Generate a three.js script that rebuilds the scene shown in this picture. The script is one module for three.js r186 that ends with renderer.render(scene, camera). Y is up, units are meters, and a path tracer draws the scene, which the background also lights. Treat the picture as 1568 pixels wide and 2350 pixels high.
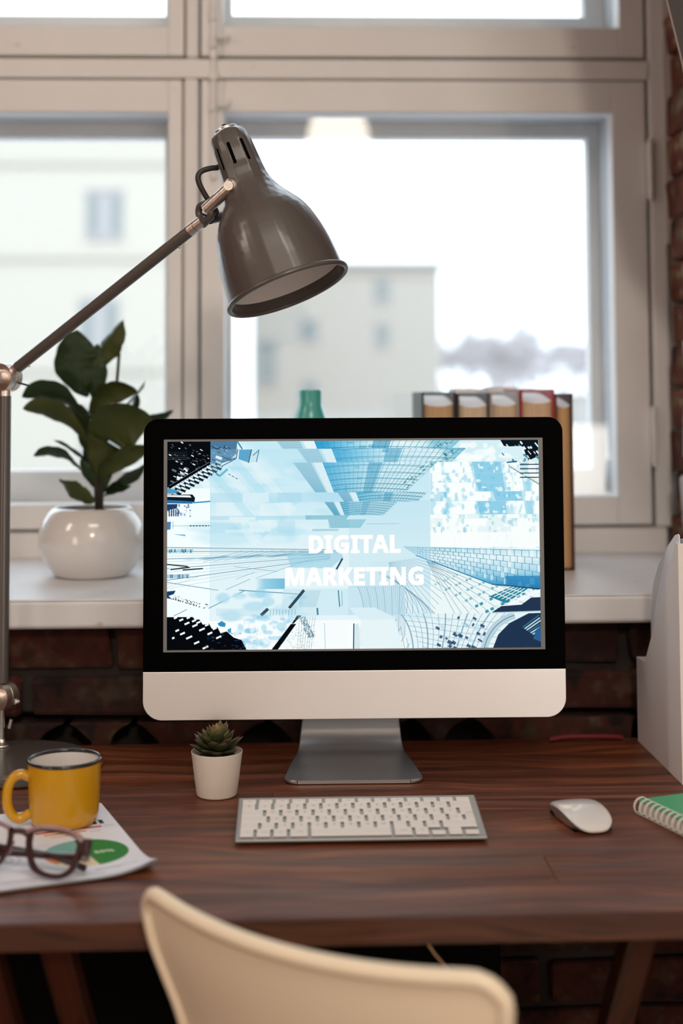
import * as THREE from 'three';
import { RoundedBoxGeometry } from 'three/addons/geometries/RoundedBoxGeometry.js';
import { mergeGeometries, mergeVertices, toCreasedNormals } from 'three/addons/utils/BufferGeometryUtils.js';
import { RectAreaLightUniformsLib } from 'three/addons/lights/RectAreaLightUniformsLib.js';
import { Brush, Evaluator, SUBTRACTION } from 'three-bvh-csg';

// ---------------------------------------------------------------- camera, sky, exposure
const scene = new THREE.Scene();
const camera = new THREE.PerspectiveCamera(2 * Math.atan(1175 / 3270) * 180 / Math.PI, 1568 / 2350, 0.05, 400);
camera.position.set(0, 1.24, 0);
camera.rotation.order = 'YXZ';
camera.rotation.set(3.5 * Math.PI / 180, -2.2 * Math.PI / 180, -0.27 * Math.PI / 180);
camera.setViewOffset(1568, 2350, 0, 475, 1568, 2350);         // a risen lens
camera.focus = 1.79;
camera.userData.fStop = 2.2;
scene.background = new THREE.Color().setRGB(2.9, 3.2, 3.7);    // even overcast sky
const renderer = new THREE.WebGLRenderer({ antialias: true });
renderer.toneMapping = THREE.LinearToneMapping;
renderer.toneMappingExposure = 1;
renderer.shadowMap.enabled = true;
RectAreaLightUniformsLib.init();
const PENDANT = { at: [0.261, 2.527, 2.0], power: 7.4, glow: 12 };
const PANEL = { at: [-2.0, 2.42, -0.88], w: 0.34, h: 0.66, radiance: 8.5, glow: 2, aim: [0.15, 1.15, -2.0] };
const PANEL2 = { at: [1.7, 0.57, 3.0], w: 0.95, h: 0.95, radiance: 6, glow: 0.8, aim: [0.3, 1.0, -1.8] };  // added fill light, brightens the right of the computer chin
const PANEL3 = { at: [-2.15, 1.25, 1.1], w: 0.7, h: 1.3, radiance: 3.2, glow: 1, aim: [0, 0.85, -1.25] };  // added fill light, lifts and warms the chair back
const FILL_CEILING = { at: [0.25, 3.66, 0.6], w: 1.3, h: 0.7, radiance: 8.5, glow: 1 };  // added overhead fill for the paper and desk top
const NEUTRAL = new THREE.Color().setRGB(1, 0.95, 0.9);
const WARM = new THREE.Color().setRGB(1, 0.85, 0.71);

// ---------------------------------------------------------------- helpers
const V = (x, y, z) => new THREE.Vector3(x, y, z);
let seed = 7;
const rnd = () => { seed = (seed * 1664525 + 1013904223) >>> 0; return seed / 4294967296; };
const rr = (a, b) => a + (b - a) * rnd();
const used = new Map();
function numbered(name) { const n = used.get(name) ?? 0; used.set(name, n + 1); return n ? name + '_' + String(n).padStart(3, '0') : name; }
function tag(o, label, category, group) { o.userData.label = label; o.userData.category = category; if (group) o.userData.group = group; return o; }
function thing(name, label, category, p = [0, 0, 0], turn = 0, group) {
  const o = new THREE.Group(); o.name = numbered(name); o.position.set(...p); o.rotation.y = turn; scene.add(o);
  return tag(o, label, category, group);
}
function structure(name) { const o = new THREE.Group(); o.name = name; o.userData.kind = 'structure'; scene.add(o); return o; }
function part(name, geometry, material, parent, label) {
  const m = new THREE.Mesh(geometry, material); m.name = numbered(name); m.castShadow = m.receiveShadow = true; parent.add(m);
  if (label) m.userData.label = label;
  return m;
}
const merge = (list) => mergeGeometries(list.map((g) => { const n = g.index ? g.toNonIndexed() : g; for (const k of Object.keys(n.attributes)) if (!['position', 'normal', 'uv'].includes(k)) n.deleteAttribute(k); return n; }));
// uv in metres by the way a face points; along = true runs the grain along the longest side
function boxUV(g, k = 1, ou = 0, ov = 0) {
  const p = g.attributes.position, n = g.attributes.normal, uv = new Float32Array(p.count * 2);
  for (let i = 0; i < p.count; i++) {
    const ax = Math.abs(n.getX(i)), ay = Math.abs(n.getY(i)), az = Math.abs(n.getZ(i));
    const [u, v] = ay >= ax && ay >= az ? [p.getX(i), p.getZ(i)] : az >= ax ? [p.getX(i), p.getY(i)] : [p.getZ(i), p.getY(i)];
    uv[2 * i] = u * k + ou; uv[2 * i + 1] = v * k + ov;
  }
  g.setAttribute('uv', new THREE.BufferAttribute(uv, 2));
  return g;
}
function box(x0, x1, y0, y1, z0, z1, r = 0.002, seg = 1) {
  const w = x1 - x0, h = y1 - y0, d = z1 - z0;
  const g = new RoundedBoxGeometry(w, h, d, seg, Math.min(r, w / 2.1, h / 2.1, d / 2.1));
  g.translate((x0 + x1) / 2, (y0 + y1) / 2, (z0 + z1) / 2);
  return boxUV(g);
}
function rod(a, b, r0, r1 = r0, n = 20) {
  const d = b.clone().sub(a), g = new THREE.CylinderGeometry(r1, r0, d.length(), n);
  g.applyQuaternion(new THREE.Quaternion().setFromUnitVectors(V(0, 1, 0), d.clone().normalize()));
  g.translate((a.x + b.x) / 2, (a.y + b.y) / 2, (a.z + b.z) / 2);
  return g;
}
const tube = (pts, r, seg = 40, n = 10, closed = false) => new THREE.TubeGeometry(new THREE.CatmullRomCurve3(pts, closed, 'catmullrom', 0.5), seg, r, n, closed);
const lathe = (pts, n = 64) => new THREE.LatheGeometry(pts.map(([r, y]) => new THREE.Vector2(Math.max(r, 1e-5), y)), n);
// a surface from f(u, v) -> Vector3
function surface(f, nu, nv) {
  const pos = [], uv = [], idx = [];
  for (let j = 0; j <= nv; j++) for (let i = 0; i <= nu; i++) { const p = f(i / nu, j / nv); pos.push(p.x, p.y, p.z); uv.push(i / nu, j / nv); }
  for (let j = 0; j < nv; j++) for (let i = 0; i < nu; i++) { const a = j * (nu + 1) + i, b = a + 1, c = a + nu + 1, d = c + 1; idx.push(a, b, d, a, d, c); }
  const g = new THREE.BufferGeometry();
  g.setAttribute('position', new THREE.Float32BufferAttribute(pos, 3)); g.setAttribute('uv', new THREE.Float32BufferAttribute(uv, 2)); g.setIndex(idx); g.computeVertexNormals();
  return g;
}
const roundRect = (s, x0, y0, x1, y1, r) => {     // r: [bl, br, tr, tl]
  s.moveTo(x0 + r[0], y0); s.lineTo(x1 - r[1], y0); if (r[1]) s.absarc(x1 - r[1], y0 + r[1], r[1], -Math.PI / 2, 0);
  s.lineTo(x1, y1 - r[2]); if (r[2]) s.absarc(x1 - r[2], y1 - r[2], r[2], 0, Math.PI / 2);
  s.lineTo(x0 + r[3], y1); if (r[3]) s.absarc(x0 + r[3], y1 - r[3], r[3], Math.PI / 2, Math.PI);
  s.lineTo(x0, y0 + r[0]); if (r[0]) s.absarc(x0 + r[0], y0 + r[0], r[0], Math.PI, 1.5 * Math.PI);
  return s;
};
const extrude = (shape, depth, bevel = 0.0008, cs = 16) => new THREE.ExtrudeGeometry(shape, { depth, bevelEnabled: bevel > 0, bevelThickness: bevel, bevelSize: bevel, bevelOffset: -bevel, bevelSegments: 2, curveSegments: cs });

// ---------------------------------------------------------------- textures
const hash = (x, y, s) => { let h = (Math.imul(x, 374761393) + Math.imul(y, 668265263) + Math.imul(s, 974711)) | 0; h = Math.imul(h ^ (h >>> 13), 1274126177); return ((h ^ (h >>> 16)) >>> 0) / 4294967296; };
function vnoise(x, y, px, py, s) {                // value noise that repeats after px, py cells
  const x0 = Math.floor(x), y0 = Math.floor(y), fx = x - x0, fy = y - y0, sx = fx * fx * (3 - 2 * fx), sy = fy * fy * (3 - 2 * fy);
  const m = (a, b) => ((a % b) + b) % b, h = (i, j) => hash(m(x0 + i, px), m(y0 + j, py), s);
  return (h(0, 0) * (1 - sx) + h(1, 0) * sx) * (1 - sy) + (h(0, 1) * (1 - sx) + h(1, 1) * sx) * sy;
}
function fbm(u, v, fu, fv, oct, s) { let a = 0.5, t = 0, n = 0; for (let o = 0; o < oct; o++) { t += a * vnoise(u * fu, v * fv, fu, fv, s + o); n += a; a *= 0.5; fu *= 2; fv *= 2; } return t / n; }
function texture(w, h, f, color = true) {
  const d = new Uint8Array(w * h * 4);
  for (let y = 0; y < h; y++) for (let x = 0; x < w; x++) { const c = f(x / w, y / h), i = (y * w + x) * 4; for (let k = 0; k < 3; k++) d[i + k] = Math.max(0, Math.min(255, Math.round((Array.isArray(c) ? c[k] : c) * 255))); d[i + 3] = 255; }
  const t = new THREE.DataTexture(d, w, h); t.wrapS = t.wrapT = THREE.RepeatWrapping; t.magFilter = THREE.LinearFilter; t.minFilter = THREE.LinearMipmapLinearFilter; t.generateMipmaps = true;
  if (color) t.colorSpace = THREE.SRGBColorSpace; t.needsUpdate = true; return t;
}
function scaled(t, u, v) { const c = t.clone(); c.repeat.set(u, v); c.needsUpdate = true; return c; }
function canvasTexture(w, h, draw) {
  const c = document.createElement('canvas'); c.width = w; c.height = h; draw(c.getContext('2d'), w, h);
  const t = new THREE.CanvasTexture(c); t.colorSpace = THREE.SRGBColorSpace; return t;
}
const mix3 = (a, b, t) => a.map((x, i) => x + (b[i] - x) * t);
const woodGrain = (u, v, s) => {
  const bend = (fbm(u, v, 3, 4, 3, s) - 0.5) * 0.09, w = v + bend;
  const streak = fbm(u, w, 3, 70, 4, s + 11), broad = fbm(u, w, 2, 12, 3, s + 23), pore = fbm(u, w, 14, 230, 2, s + 37);
  return { streak, broad, pore };
};
const WOOD = texture(1024, 512, (u, v) => {
  const { streak, broad, pore } = woodGrain(u, v, 3);
  let c = mix3([0.33, 0.185, 0.125], [0.60, 0.39, 0.29], Math.min(1, Math.max(0, streak * 1.9 - 0.5)));
  c = mix3(c, [0.50, 0.27, 0.17], (broad - 0.4) * 1.1);
  const k = 1 - 0.55 * Math.max(0, 0.42 - pore) * 2.2;
  return c.map((x) => x * k);
});
const WOODBUMP = texture(1024, 512, (u, v) => { const { streak, pore } = woodGrain(u, v, 3); return 0.5 * streak + 0.5 * pore; }, false);
const WOODROUGH = texture(512, 256, (u, v) => 0.32 + 0.3 * fbm(u, v, 4, 40, 3, 91), false);
const BRICKTEX = texture(512, 512, (u, v) => {
  const a = fbm(u, v, 5, 5, 5, 41), b = fbm(u, v, 14, 14, 4, 52), d = fbm(u, v, 40, 40, 2, 63);
  let c = mix3([0.36, 0.17, 0.11], [0.60, 0.32, 0.21], a);
  if (b > 0.56) c = mix3(c, [0.58, 0.50, 0.40], Math.min(1, (b - 0.56) * 6));
  if (b < 0.36) c = mix3(c, [0.20, 0.12, 0.09], Math.min(1, (0.36 - b) * 7));
  return c.map((x) => x * (0.8 + 0.4 * d));
});
const ROUGHBUMP = texture(512, 512, (u, v) => fbm(u, v, 12, 12, 5, 77), false);
const FINEBUMP = texture(256, 256, (u, v) => fbm(u, v, 24, 24, 3, 17), false);
const BRUSHBUMP = texture(256, 256, (u, v) => 0.6 * fbm(u, v, 3, 60, 3, 29) + 0.4 * fbm(u, v, 10, 10, 3, 30), false);
const PAINTTEX = texture(512, 512, (u, v) => { const a = fbm(u, v, 6, 6, 4, 5), b = fbm(u, v, 50, 50, 2, 9); let c = mix3([0.88, 0.87, 0.86], [0.93, 0.925, 0.92], a); if (b > 0.9) c = mix3(c, [0.66, 0.57, 0.48], (b - 0.9) * 5); return c; });
const CLOTHBUMP = texture(256, 256, (u, v) => 0.5 + 0.25 * Math.sin(u * 2 * Math.PI * 32) * Math.cos(v * 2 * Math.PI * 32) + 0.3 * (fbm(u, v, 64, 64, 2, 8) - 0.5), false);

// ---------------------------------------------------------------- materials
const std = (o) => new THREE.MeshStandardMaterial(o), phys = (o) => new THREE.MeshPhysicalMaterial(o);
const rgb = (r, g, b) => new THREE.Color().setRGB(r, g, b);
const M = {
  paint: std({ map: PAINTTEX, color: rgb(0.98, 0.98, 0.98), roughness: 0.5, bumpMap: BRUSHBUMP, bumpScale: 0.0006 }),
  sillPaint: std({ map: PAINTTEX, color: rgb(0.88, 0.885, 0.90), roughness: 0.42, bumpMap: ROUGHBUMP, bumpScale: 0.001 }),
  oldPaint: std({ map: PAINTTEX, color: rgb(0.98, 0.98, 0.99), roughness: 0.6 }),
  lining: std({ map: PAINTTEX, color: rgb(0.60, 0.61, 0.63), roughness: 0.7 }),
  pane: phys({ color: rgb(0.97, 0.985, 0.98), roughness: 0, transmission: 1, thickness: 0, ior: 1.5 }),
  mortar: std({ color: rgb(0.03, 0.024, 0.02), roughness: 1, bumpMap: ROUGHBUMP, bumpScale: 0.004 }),
  plaster: std({ color: rgb(0.5, 0.44, 0.4), roughness: 0.95, bumpMap: ROUGHBUMP, bumpScale: 0.004 }),
  wallWhite: std({ color: rgb(0.72, 0.68, 0.62), roughness: 0.9, bumpMap: FINEBUMP, bumpScale: 0.001 }),
  wallBrown: std({ map: scaled(BRICKTEX, 0.5, 0.5), color: rgb(0.9, 0.9, 0.9), roughness: 0.95 }),
  ceiling: std({ color: rgb(0.62, 0.6, 0.57), roughness: 0.9 }),
  metal: std({ color: rgb(0.82, 0.75, 0.69), metalness: 1, roughness: 0.33, bumpMap: FINEBUMP, bumpScale: 0.0001 }),
  steel: std({ color: rgb(0.6, 0.6, 0.6), metalness: 1, roughness: 0.25 }),
  blackSteel: std({ color: rgb(0.012, 0.011, 0.011), metalness: 0.3, roughness: 0.5 }),
  lamp: phys({ color: rgb(0.088, 0.076, 0.068), roughness: 0.42, clearcoat: 0.6, clearcoatRoughness: 0.2, bumpMap: FINEBUMP, bumpScale: 0.00008 }),
  lampInside: std({ color: rgb(0.88, 0.85, 0.82), roughness: 0.35 }),
  black: phys({ color: rgb(0.002, 0.002, 0.002), roughness: 0.8, specularIntensity: 0.2 }),
  cable: std({ color: rgb(0.03, 0.024, 0.02), roughness: 0.5 }),
  bezel: phys({ color: rgb(0.0004, 0.0004, 0.0005), roughness: 0.5, specularIntensity: 0.05 }),
  border: std({ color: rgb(0.20, 0.21, 0.215), roughness: 0.5, metalness: 0.2 }),
  aluminium: std({ color: rgb(0.92, 0.905, 0.89), metalness: 0.92, roughness: 0.44, bumpMap: FINEBUMP, bumpScale: 0.00003 }),
  alloy: std({ color: rgb(0.60, 0.60, 0.61), metalness: 0.9, roughness: 0.36, bumpMap: FINEBUMP, bumpScale: 0.00004 }),
  tray: std({ color: rgb(0.34, 0.35, 0.35), metalness: 0.6, roughness: 0.42 }),
  whitePlastic: phys({ color: rgb(0.80, 0.79, 0.78), roughness: 0.25, clearcoat: 0.5, clearcoatRoughness: 0.1 }),
  ceramic: phys({ color: rgb(0.70, 0.675, 0.65), roughness: 0.16, clearcoat: 0.6, clearcoatRoughness: 0.04 }),
  matteWhite: std({ color: rgb(0.72, 0.655, 0.585), roughness: 0.6, bumpMap: FINEBUMP, bumpScale: 0.0001 }),
  yellow: phys({ color: rgb(0.58, 0.285, 0.003), roughness: 0.3, clearcoat: 0.3, clearcoatRoughness: 0.12 }),
  rimBlack: phys({ color: rgb(0.012, 0.010, 0.014), roughness: 0.2, clearcoat: 0.6, clearcoatRoughness: 0.1 }),
  mugInside: phys({ color: rgb(0.74, 0.70, 0.66), roughness: 0.2 }),
  soil: std({ color: rgb(0.035, 0.022, 0.015), roughness: 1, bumpMap: ROUGHBUMP, bumpScale: 0.004 }),
  stem: std({ color: rgb(0.025, 0.018, 0.012), roughness: 0.8 }),
  leafDark: phys({ specularIntensity: 0.45, color: rgb(0.018, 0.036, 0.012), roughness: 0.36, side: THREE.DoubleSide, bumpMap: FINEBUMP, bumpScale: 0.0006 }),
  leafOlive: phys({ specularIntensity: 0.45, color: rgb(0.045, 0.058, 0.013), roughness: 0.45, side: THREE.DoubleSide, bumpMap: FINEBUMP, bumpScale: 0.0006 }),
  succulent: std({ vertexColors: true, roughness: 0.5 }),
  paper: std({ color: rgb(0.88, 0.88, 0.90), roughness: 0.85 }),
  card: std({ color: rgb(0.86, 0.81, 0.78), roughness: 0.7, bumpMap: FINEBUMP, bumpScale: 0.0001 }),
  sheet: std({ color: rgb(0.88, 0.89, 0.92), roughness: 0.7 }),  // cool tint stands in for window light on the sheet
  green: std({ color: rgb(0.055, 0.42, 0.19), roughness: 0.45 }),
  coil: std({ color: rgb(0.80, 0.77, 0.72), roughness: 0.35 }),
  pages: std({ color: rgb(0.72, 0.68, 0.64), roughness: 0.9 }),
  teal: phys({ color: rgb(0.14, 0.66, 0.60), roughness: 0.22, transmission: 0.45, thickness: 0, clearcoat: 0.4 }),
  chair: phys({ color: rgb(0.93, 0.80, 0.60), roughness: 0.42, clearcoat: 0.15, clearcoatRoughness: 0.3 }),
  curtain: std({ color: rgb(0.075, 0.07, 0.068), roughness: 1, bumpMap: scaled(CLOTHBUMP, 6, 20), bumpScale: 0.001 }),
  hem: std({ color: rgb(0.30, 0.25, 0.21), roughness: 0.9 }),
  tortoise: phys({ color: rgb(0.035, 0.008, 0.010), roughness: 0.3, clearcoat: 0.2, clearcoatRoughness: 0.15 }),
  brow: phys({ color: rgb(0.30, 0.17, 0.17), roughness: 0.2, clearcoat: 0.6, clearcoatRoughness: 0.08 }),
  lens: phys({ color: rgb(0.98, 0.98, 0.97), roughness: 0, transmission: 1, thickness: 0, ior: 1.5, specularIntensity: 0.12 }),
  facade: std({ color: rgb(0.53, 0.48, 0.405), roughness: 0.95, bumpMap: ROUGHBUMP, bumpScale: 0.01 }),
  facadeFar: std({ color: rgb(0.44, 0.40, 0.35), roughness: 0.95 }),
  facadeTrim: std({ color: rgb(0.40, 0.375, 0.37), roughness: 0.9 }),
  windowGlass: std({ color: rgb(0.22, 0.245, 0.23), roughness: 0.25 }),
  ground: std({ color: rgb(0.30, 0.30, 0.31), roughness: 1 }),
  hazyTwig: std({ color: rgb(0.56, 0.52, 0.52), roughness: 1, side: THREE.DoubleSide }),  // pale colour carries the haze over the distant trees
  red: std({ color: rgb(0.13, 0.006, 0.012), roughness: 0.7 }),
  beige: std({ color: rgb(0.42, 0.27, 0.15), roughness: 0.6 }),
};
const woodTint = (r, g, b, rough = 1) => std({ map: WOOD, color: rgb(r, g, b), roughness: rough, roughnessMap: WOODROUGH, bumpMap: WOODBUMP, bumpScale: 0.0005 });
const deskWoods = [woodTint(0.84, 0.67, 0.47), woodTint(0.90, 0.72, 0.51), woodTint(0.80, 0.63, 0.45), woodTint(0.88, 0.69, 0.47)];
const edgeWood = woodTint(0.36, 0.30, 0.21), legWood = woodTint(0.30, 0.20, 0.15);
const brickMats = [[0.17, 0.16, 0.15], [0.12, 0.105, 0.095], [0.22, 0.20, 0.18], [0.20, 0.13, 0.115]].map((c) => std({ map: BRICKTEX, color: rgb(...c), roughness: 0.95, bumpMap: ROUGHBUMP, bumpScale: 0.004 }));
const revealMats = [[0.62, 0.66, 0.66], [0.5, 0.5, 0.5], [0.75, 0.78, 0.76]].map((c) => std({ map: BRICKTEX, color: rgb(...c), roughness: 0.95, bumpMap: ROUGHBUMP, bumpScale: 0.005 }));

// ================================================================ THE ROOM
const SILL = 0.955, WZ = -2.06;                       // top of the window sill, face of the window wall
const floor = structure('floor');
for (let i = 0; i < 27; i++) part('floorboard', box(-2.65, 2.65, -0.03, 0, -2.06 + i * 0.25, -2.06 + i * 0.25 + 0.248, 0.002), deskWoods[i % 4], floor);
const ceiling = structure('ceiling'); part('ceiling_slab', box(-2.85, 2.85, 3.7, 3.9, -2.9, 4.8), M.ceiling, ceiling);
const wl = structure('wall_left'); part('wall_core', box(-2.85, -2.65, -0.2, 3.7, -2.9, 4.8), M.wallBrown, wl);
const wr = structure('wall_right'); part('wall_core', box(2.65, 2.85, -0.2, 3.7, -2.9, 4.8), M.wallWhite, wr);
const wf = structure('wall_front'); part('wall_core', box(-2.65, 2.65, -0.2, 3.7, 4.6, 4.8), M.wallWhite, wf);

// window wall: brick below the sill, piers at both sides, lintel
const wb = structure('wall_back');
part('wall_core', box(-2.65, 2.65, -0.2, 0.702, -2.75, WZ - 0.016, 0.004), M.mortar, wb);
part('wall_core', box(-2.65, 2.65, 0.702, 0.786, -2.75, WZ - 0.09, 0.004), M.mortar, wb);
part('wall_core', box(-2.65, 2.65, 0.786, 0.913, -2.75, WZ - 0.016, 0.004), M.mortar, wb);
part('wall_pier', box(-2.65, -1.06, 0.913, 3.7, -2.75, WZ, 0.004), M.wallBrown, wb);
part('wall_pier', box(0.716, 2.65, 0.913, 3.7, -2.75, WZ, 0.004), M.wallBrown, wb);
part('lintel', box(-1.06, 0.716, 3.32, 3.7, -2.75, WZ, 0.004), M.plaster, wb);
function brickGeometry(w, h, d, s) {
  const g = new RoundedBoxGeometry(w, h, d, 1, 0.007), p = g.attributes.position;
  for (let i = 0; i < p.count; i++) { const k = (f) => (vnoise(p.getX(i) * f + s * 3.1, (p.getY(i) + p.getZ(i)) * f, 64, 64, s) - 0.5); p.setXYZ(i, p.getX(i) + k(25) * 0.008, p.getY(i) + k(31) * 0.008, p.getZ(i) + k(37) * 0.01); }
  g.computeVertexNormals();
  return boxUV(g, 2.2, s * 0.37, s * 0.21);
}
const brickShapes = [0, 1, 2, 3, 4].map((s) => brickGeometry(0.232, 0.058, 0.06, s + 1));
const PITCH = 0.0678;
for (let row = 0; row < 13; row++) {                  // courses from the sill down; the one behind the desk's edge has broken lower corners
  const y = 0.913 - PITCH * (row + 0.5);
  if (row === 2) continue;
  for (let k = 0; k < 8; k++) {
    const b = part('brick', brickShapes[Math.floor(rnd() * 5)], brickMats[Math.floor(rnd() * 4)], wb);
    b.position.set(-0.86 + 0.245 * k + (row % 2) * 0.122 + rr(-0.004, 0.004), y, WZ - 0.03 + rr(-0.004, 0.004));
  }
}
{
  const y0 = 0.913 - PITCH * 3 + 0.004, h = 0.059, joints = [-0.80, -0.56, -0.314, -0.219, -0.028, 0.176, 0.261, 0.505, 0.76, 1.0];
  for (let k = 0; k < joints.length - 1; k++) {
    const w = joints[k + 1] - joints[k] - 0.01, c0 = k > 1 && k < 7 ? rr(0.026, 0.036) : 0.006, c1 = k > 0 && k < 6 ? rr(0.026, 0.036) : 0.006;
    const cl = Math.min(c0, w * 0.4), cr = Math.min(c1, w * 0.4), s = new THREE.Shape();
    s.moveTo(-w / 2 + cl, 0); s.lineTo(w / 2 - cr, 0); s.lineTo(w / 2 - cr, h * 0.55); s.quadraticCurveTo(w / 2 - cr * 0.85, h * 0.8, w / 2 - cr * 0.25, h * 0.93); s.lineTo(w / 2, h); s.lineTo(-w / 2, h); s.lineTo(-w / 2 + cl * 0.3, h * 0.9); s.lineTo(-w / 2 + cl, h * 0.55);
    const g = boxUV(extrude(s, 0.05, 0.003), 2.2, k * 0.3, k * 0.17); 
    const b = part('brick', g, brickMats[k % 4], wb); b.position.set((joints[k] + joints[k + 1]) / 2, y0, WZ - 0.055);
  }
}
// the rough right-hand side of the window opening
const revealShapes = [0, 1, 2].map((s) => brickGeometry(0.06, 0.071, 0.234, s + 21));
for (let row = 0; row < 31; row++) for (let k = 0; k < 2; k++) {
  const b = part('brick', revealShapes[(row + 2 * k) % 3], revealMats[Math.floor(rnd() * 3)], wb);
  b.position.set(0.717 + rr(-0.005, 0.005), SILL + 0.03 + row * 0.0745, -2.185 - k * 0.237 + (row % 2) * 0.02);
}
for (const [y, z, w, h] of [[1.05, -2.33, 0.17, 0.10], [1.17, -2.30, 0.2, 0.09], [1.29, -2.28, 0.2, 0.08]]) {
  const g = brickGeometry(0.03, h, w, Math.round(y * 100)); const b = part('plaster_patch', g, M.plaster, wb); b.position.set(0.684, y, z);
}
part('plaster_patch', box(0.683, 0.705, 1.5, 3.3, -2.56, -2.515, 0.008, 2), M.plaster, wb);

// ---------------------------------------------------------------- the window
const win = structure('window_1');
const Z0 = -2.575, Z1 = -2.53;                        // inner sashes
const P = (name, x0, x1, y0, y1, z0, z1, r = 0.003) => part(name, box(x0, x1, y0, y1, z0, z1, r, 2), name === 'lining' ? M.lining : z1 < -2.57 ? M.oldPaint : M.paint, win);
// frame
P('frame_jamb', 0.655, 0.686, 0.998, 3.32, -2.74, -2.526, 0.005);
P('frame_jamb', 0.686, 0.72, 0.955, 3.32, -2.74, -2.54, 0.004);
P('frame_jamb', -1.06, -0.995, 0.955, 3.32, -2.74, -2.526, 0.005);
P('frame_sill', -0.995, 0.676, 0.95, 0.9983, -2.74, -2.524, 0.006);
P('transom', -0.995, 0.655, 1.8012, 1.8366, -2.74, -2.524, 0.003);
P('frame_head', -0.995, 0.655, 3.23, 3.32, -2.74, -2.526, 0.003);
P('mullion', -0.1832, -0.1560, 0.998, 1.8012, -2.74, -2.520, 0.007);
P('mullion', -0.1800, -0.1560, 1.8366, 3.23, -2.74, -2.522, 0.007);
// four casements, inner and outer
function sash(x0, x1, y0, y1, ox0, ox1, oy0, oy1, z0, z1) {
  P('sash_stile', x0, ox0, y0, y1, z0, z1); P('sash_stile', ox1, x1, y0, y1, z0, z1);
  P('sash_rail', ox0 - 0.001, ox1 + 0.001, y0, oy0, z0, z1); P('sash_rail', ox0 - 0.001, ox1 + 0.001, oy1, y1, z0, z1);
  part('pane', new THREE.BoxGeometry(ox1 - ox0 + 0.01, oy1 - oy0 + 0.01, 0.0004), M.pane, win).position.set((ox0 + ox1) / 2, (oy0 + oy1) / 2, (z0 + z1) / 2 - 0.004);
}
sash(-0.1530, 0.6496, 1.0022, 1.7998, -0.1110, 0.5880, 1.0533, 1.7413, Z0, Z1);
sash(-0.988, -0.1859, 1.0022, 1.7998, -0.93, -0.2113, 1.046, 1.7405, Z0, Z1);
sash(-0.1530, 0.6496, 1.8425, 3.225, -0.1140, 0.6040, 1.8984, 3.17, Z0, Z1);
sash(-0.988, -0.1830, 1.8425, 3.225, -0.93, -0.2113, 1.8965, 3.17, Z0, Z1);
sash(-0.13, 0.61, 1.03, 1.77, -0.1036, 0.5770, 1.0935, 1.7250, -2.735, -2.69);
sash(-0.97, -0.205, 1.03, 1.77, -0.90, -0.2300, 1.0965, 1.7235, -2.735, -2.69);
sash(-0.13, 0.63, 1.87, 3.22, -0.1040, 0.5740, 1.9600, 3.14, -2.735, -2.69);
sash(-0.97, -0.205, 1.87, 3.22, -0.90, -0.2300, 1.9580, 3.14, -2.735, -2.69);
// linings between the inner and outer casements
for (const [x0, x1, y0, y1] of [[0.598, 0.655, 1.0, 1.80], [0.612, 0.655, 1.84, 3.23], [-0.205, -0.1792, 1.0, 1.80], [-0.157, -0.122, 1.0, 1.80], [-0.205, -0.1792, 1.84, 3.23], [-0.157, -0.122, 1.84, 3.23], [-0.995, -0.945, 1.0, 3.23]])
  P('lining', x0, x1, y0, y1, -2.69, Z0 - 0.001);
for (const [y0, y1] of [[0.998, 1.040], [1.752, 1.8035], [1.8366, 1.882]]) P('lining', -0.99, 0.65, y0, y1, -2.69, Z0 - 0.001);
// fittings
for (const [y0, y1, x] of [[1.585, 1.689, 0.6535], [1.110, 1.209, 0.6515]]) {
  const h = part('hinge', merge([box(x - 0.0045, x + 0.0045, y0, y1, -2.532, -2.512, 0.004, 2), rod(V(x, y0 - 0.004, -2.516), V(x, y1 + 0.004, -2.516), 0.0045)]), M.paint, win);
}
const latch = part('latch_rod', merge([rod(V(-0.1300, 1.62, -2.520), V(-0.1305, 3.1, -2.520), 0.0052, 0.0052, 12), box(-0.137, -0.123, 1.833, 1.852, -2.53, -2.512, 0.004, 2), box(-0.1375, -0.1225, 1.795, 1.812, -2.53, -2.512, 0.004, 2), rod(V(-0.1302, 1.855, -2.516), V(-0.1302, 1.875, -2.516), 0.0065, 0.0065, 12), rod(V(-0.1302, 1.74, -2.516), V(-0.1302, 1.76, -2.516), 0.0065, 0.0065, 12), rod(V(-0.1303, 1.905, -2.518), V(-0.1303, 1.93, -2.518), 0.0065, 0.0065, 12)]), M.paint, win);
for (const [y, up] of [[1.8745, 0.001], [1.7525, 0.008]]) part('latch_hook', tube([V(-0.126, y, -2.520), V(-0.114, y - 0.001, -2.516), V(-0.104, y, -2.514), V(-0.1, y + up, -2.516)], 0.0035, 20, 8), M.paint, win);
// a deep painted sill
part('window_sill', (() => { const g = new RoundedBoxGeometry(3.1, 0.0415, 0.56, 4, 0.008); g.translate(0.14, SILL - 0.0208, -2.008 - 0.28); return boxUV(g); })(), M.sillPaint, win);

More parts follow.
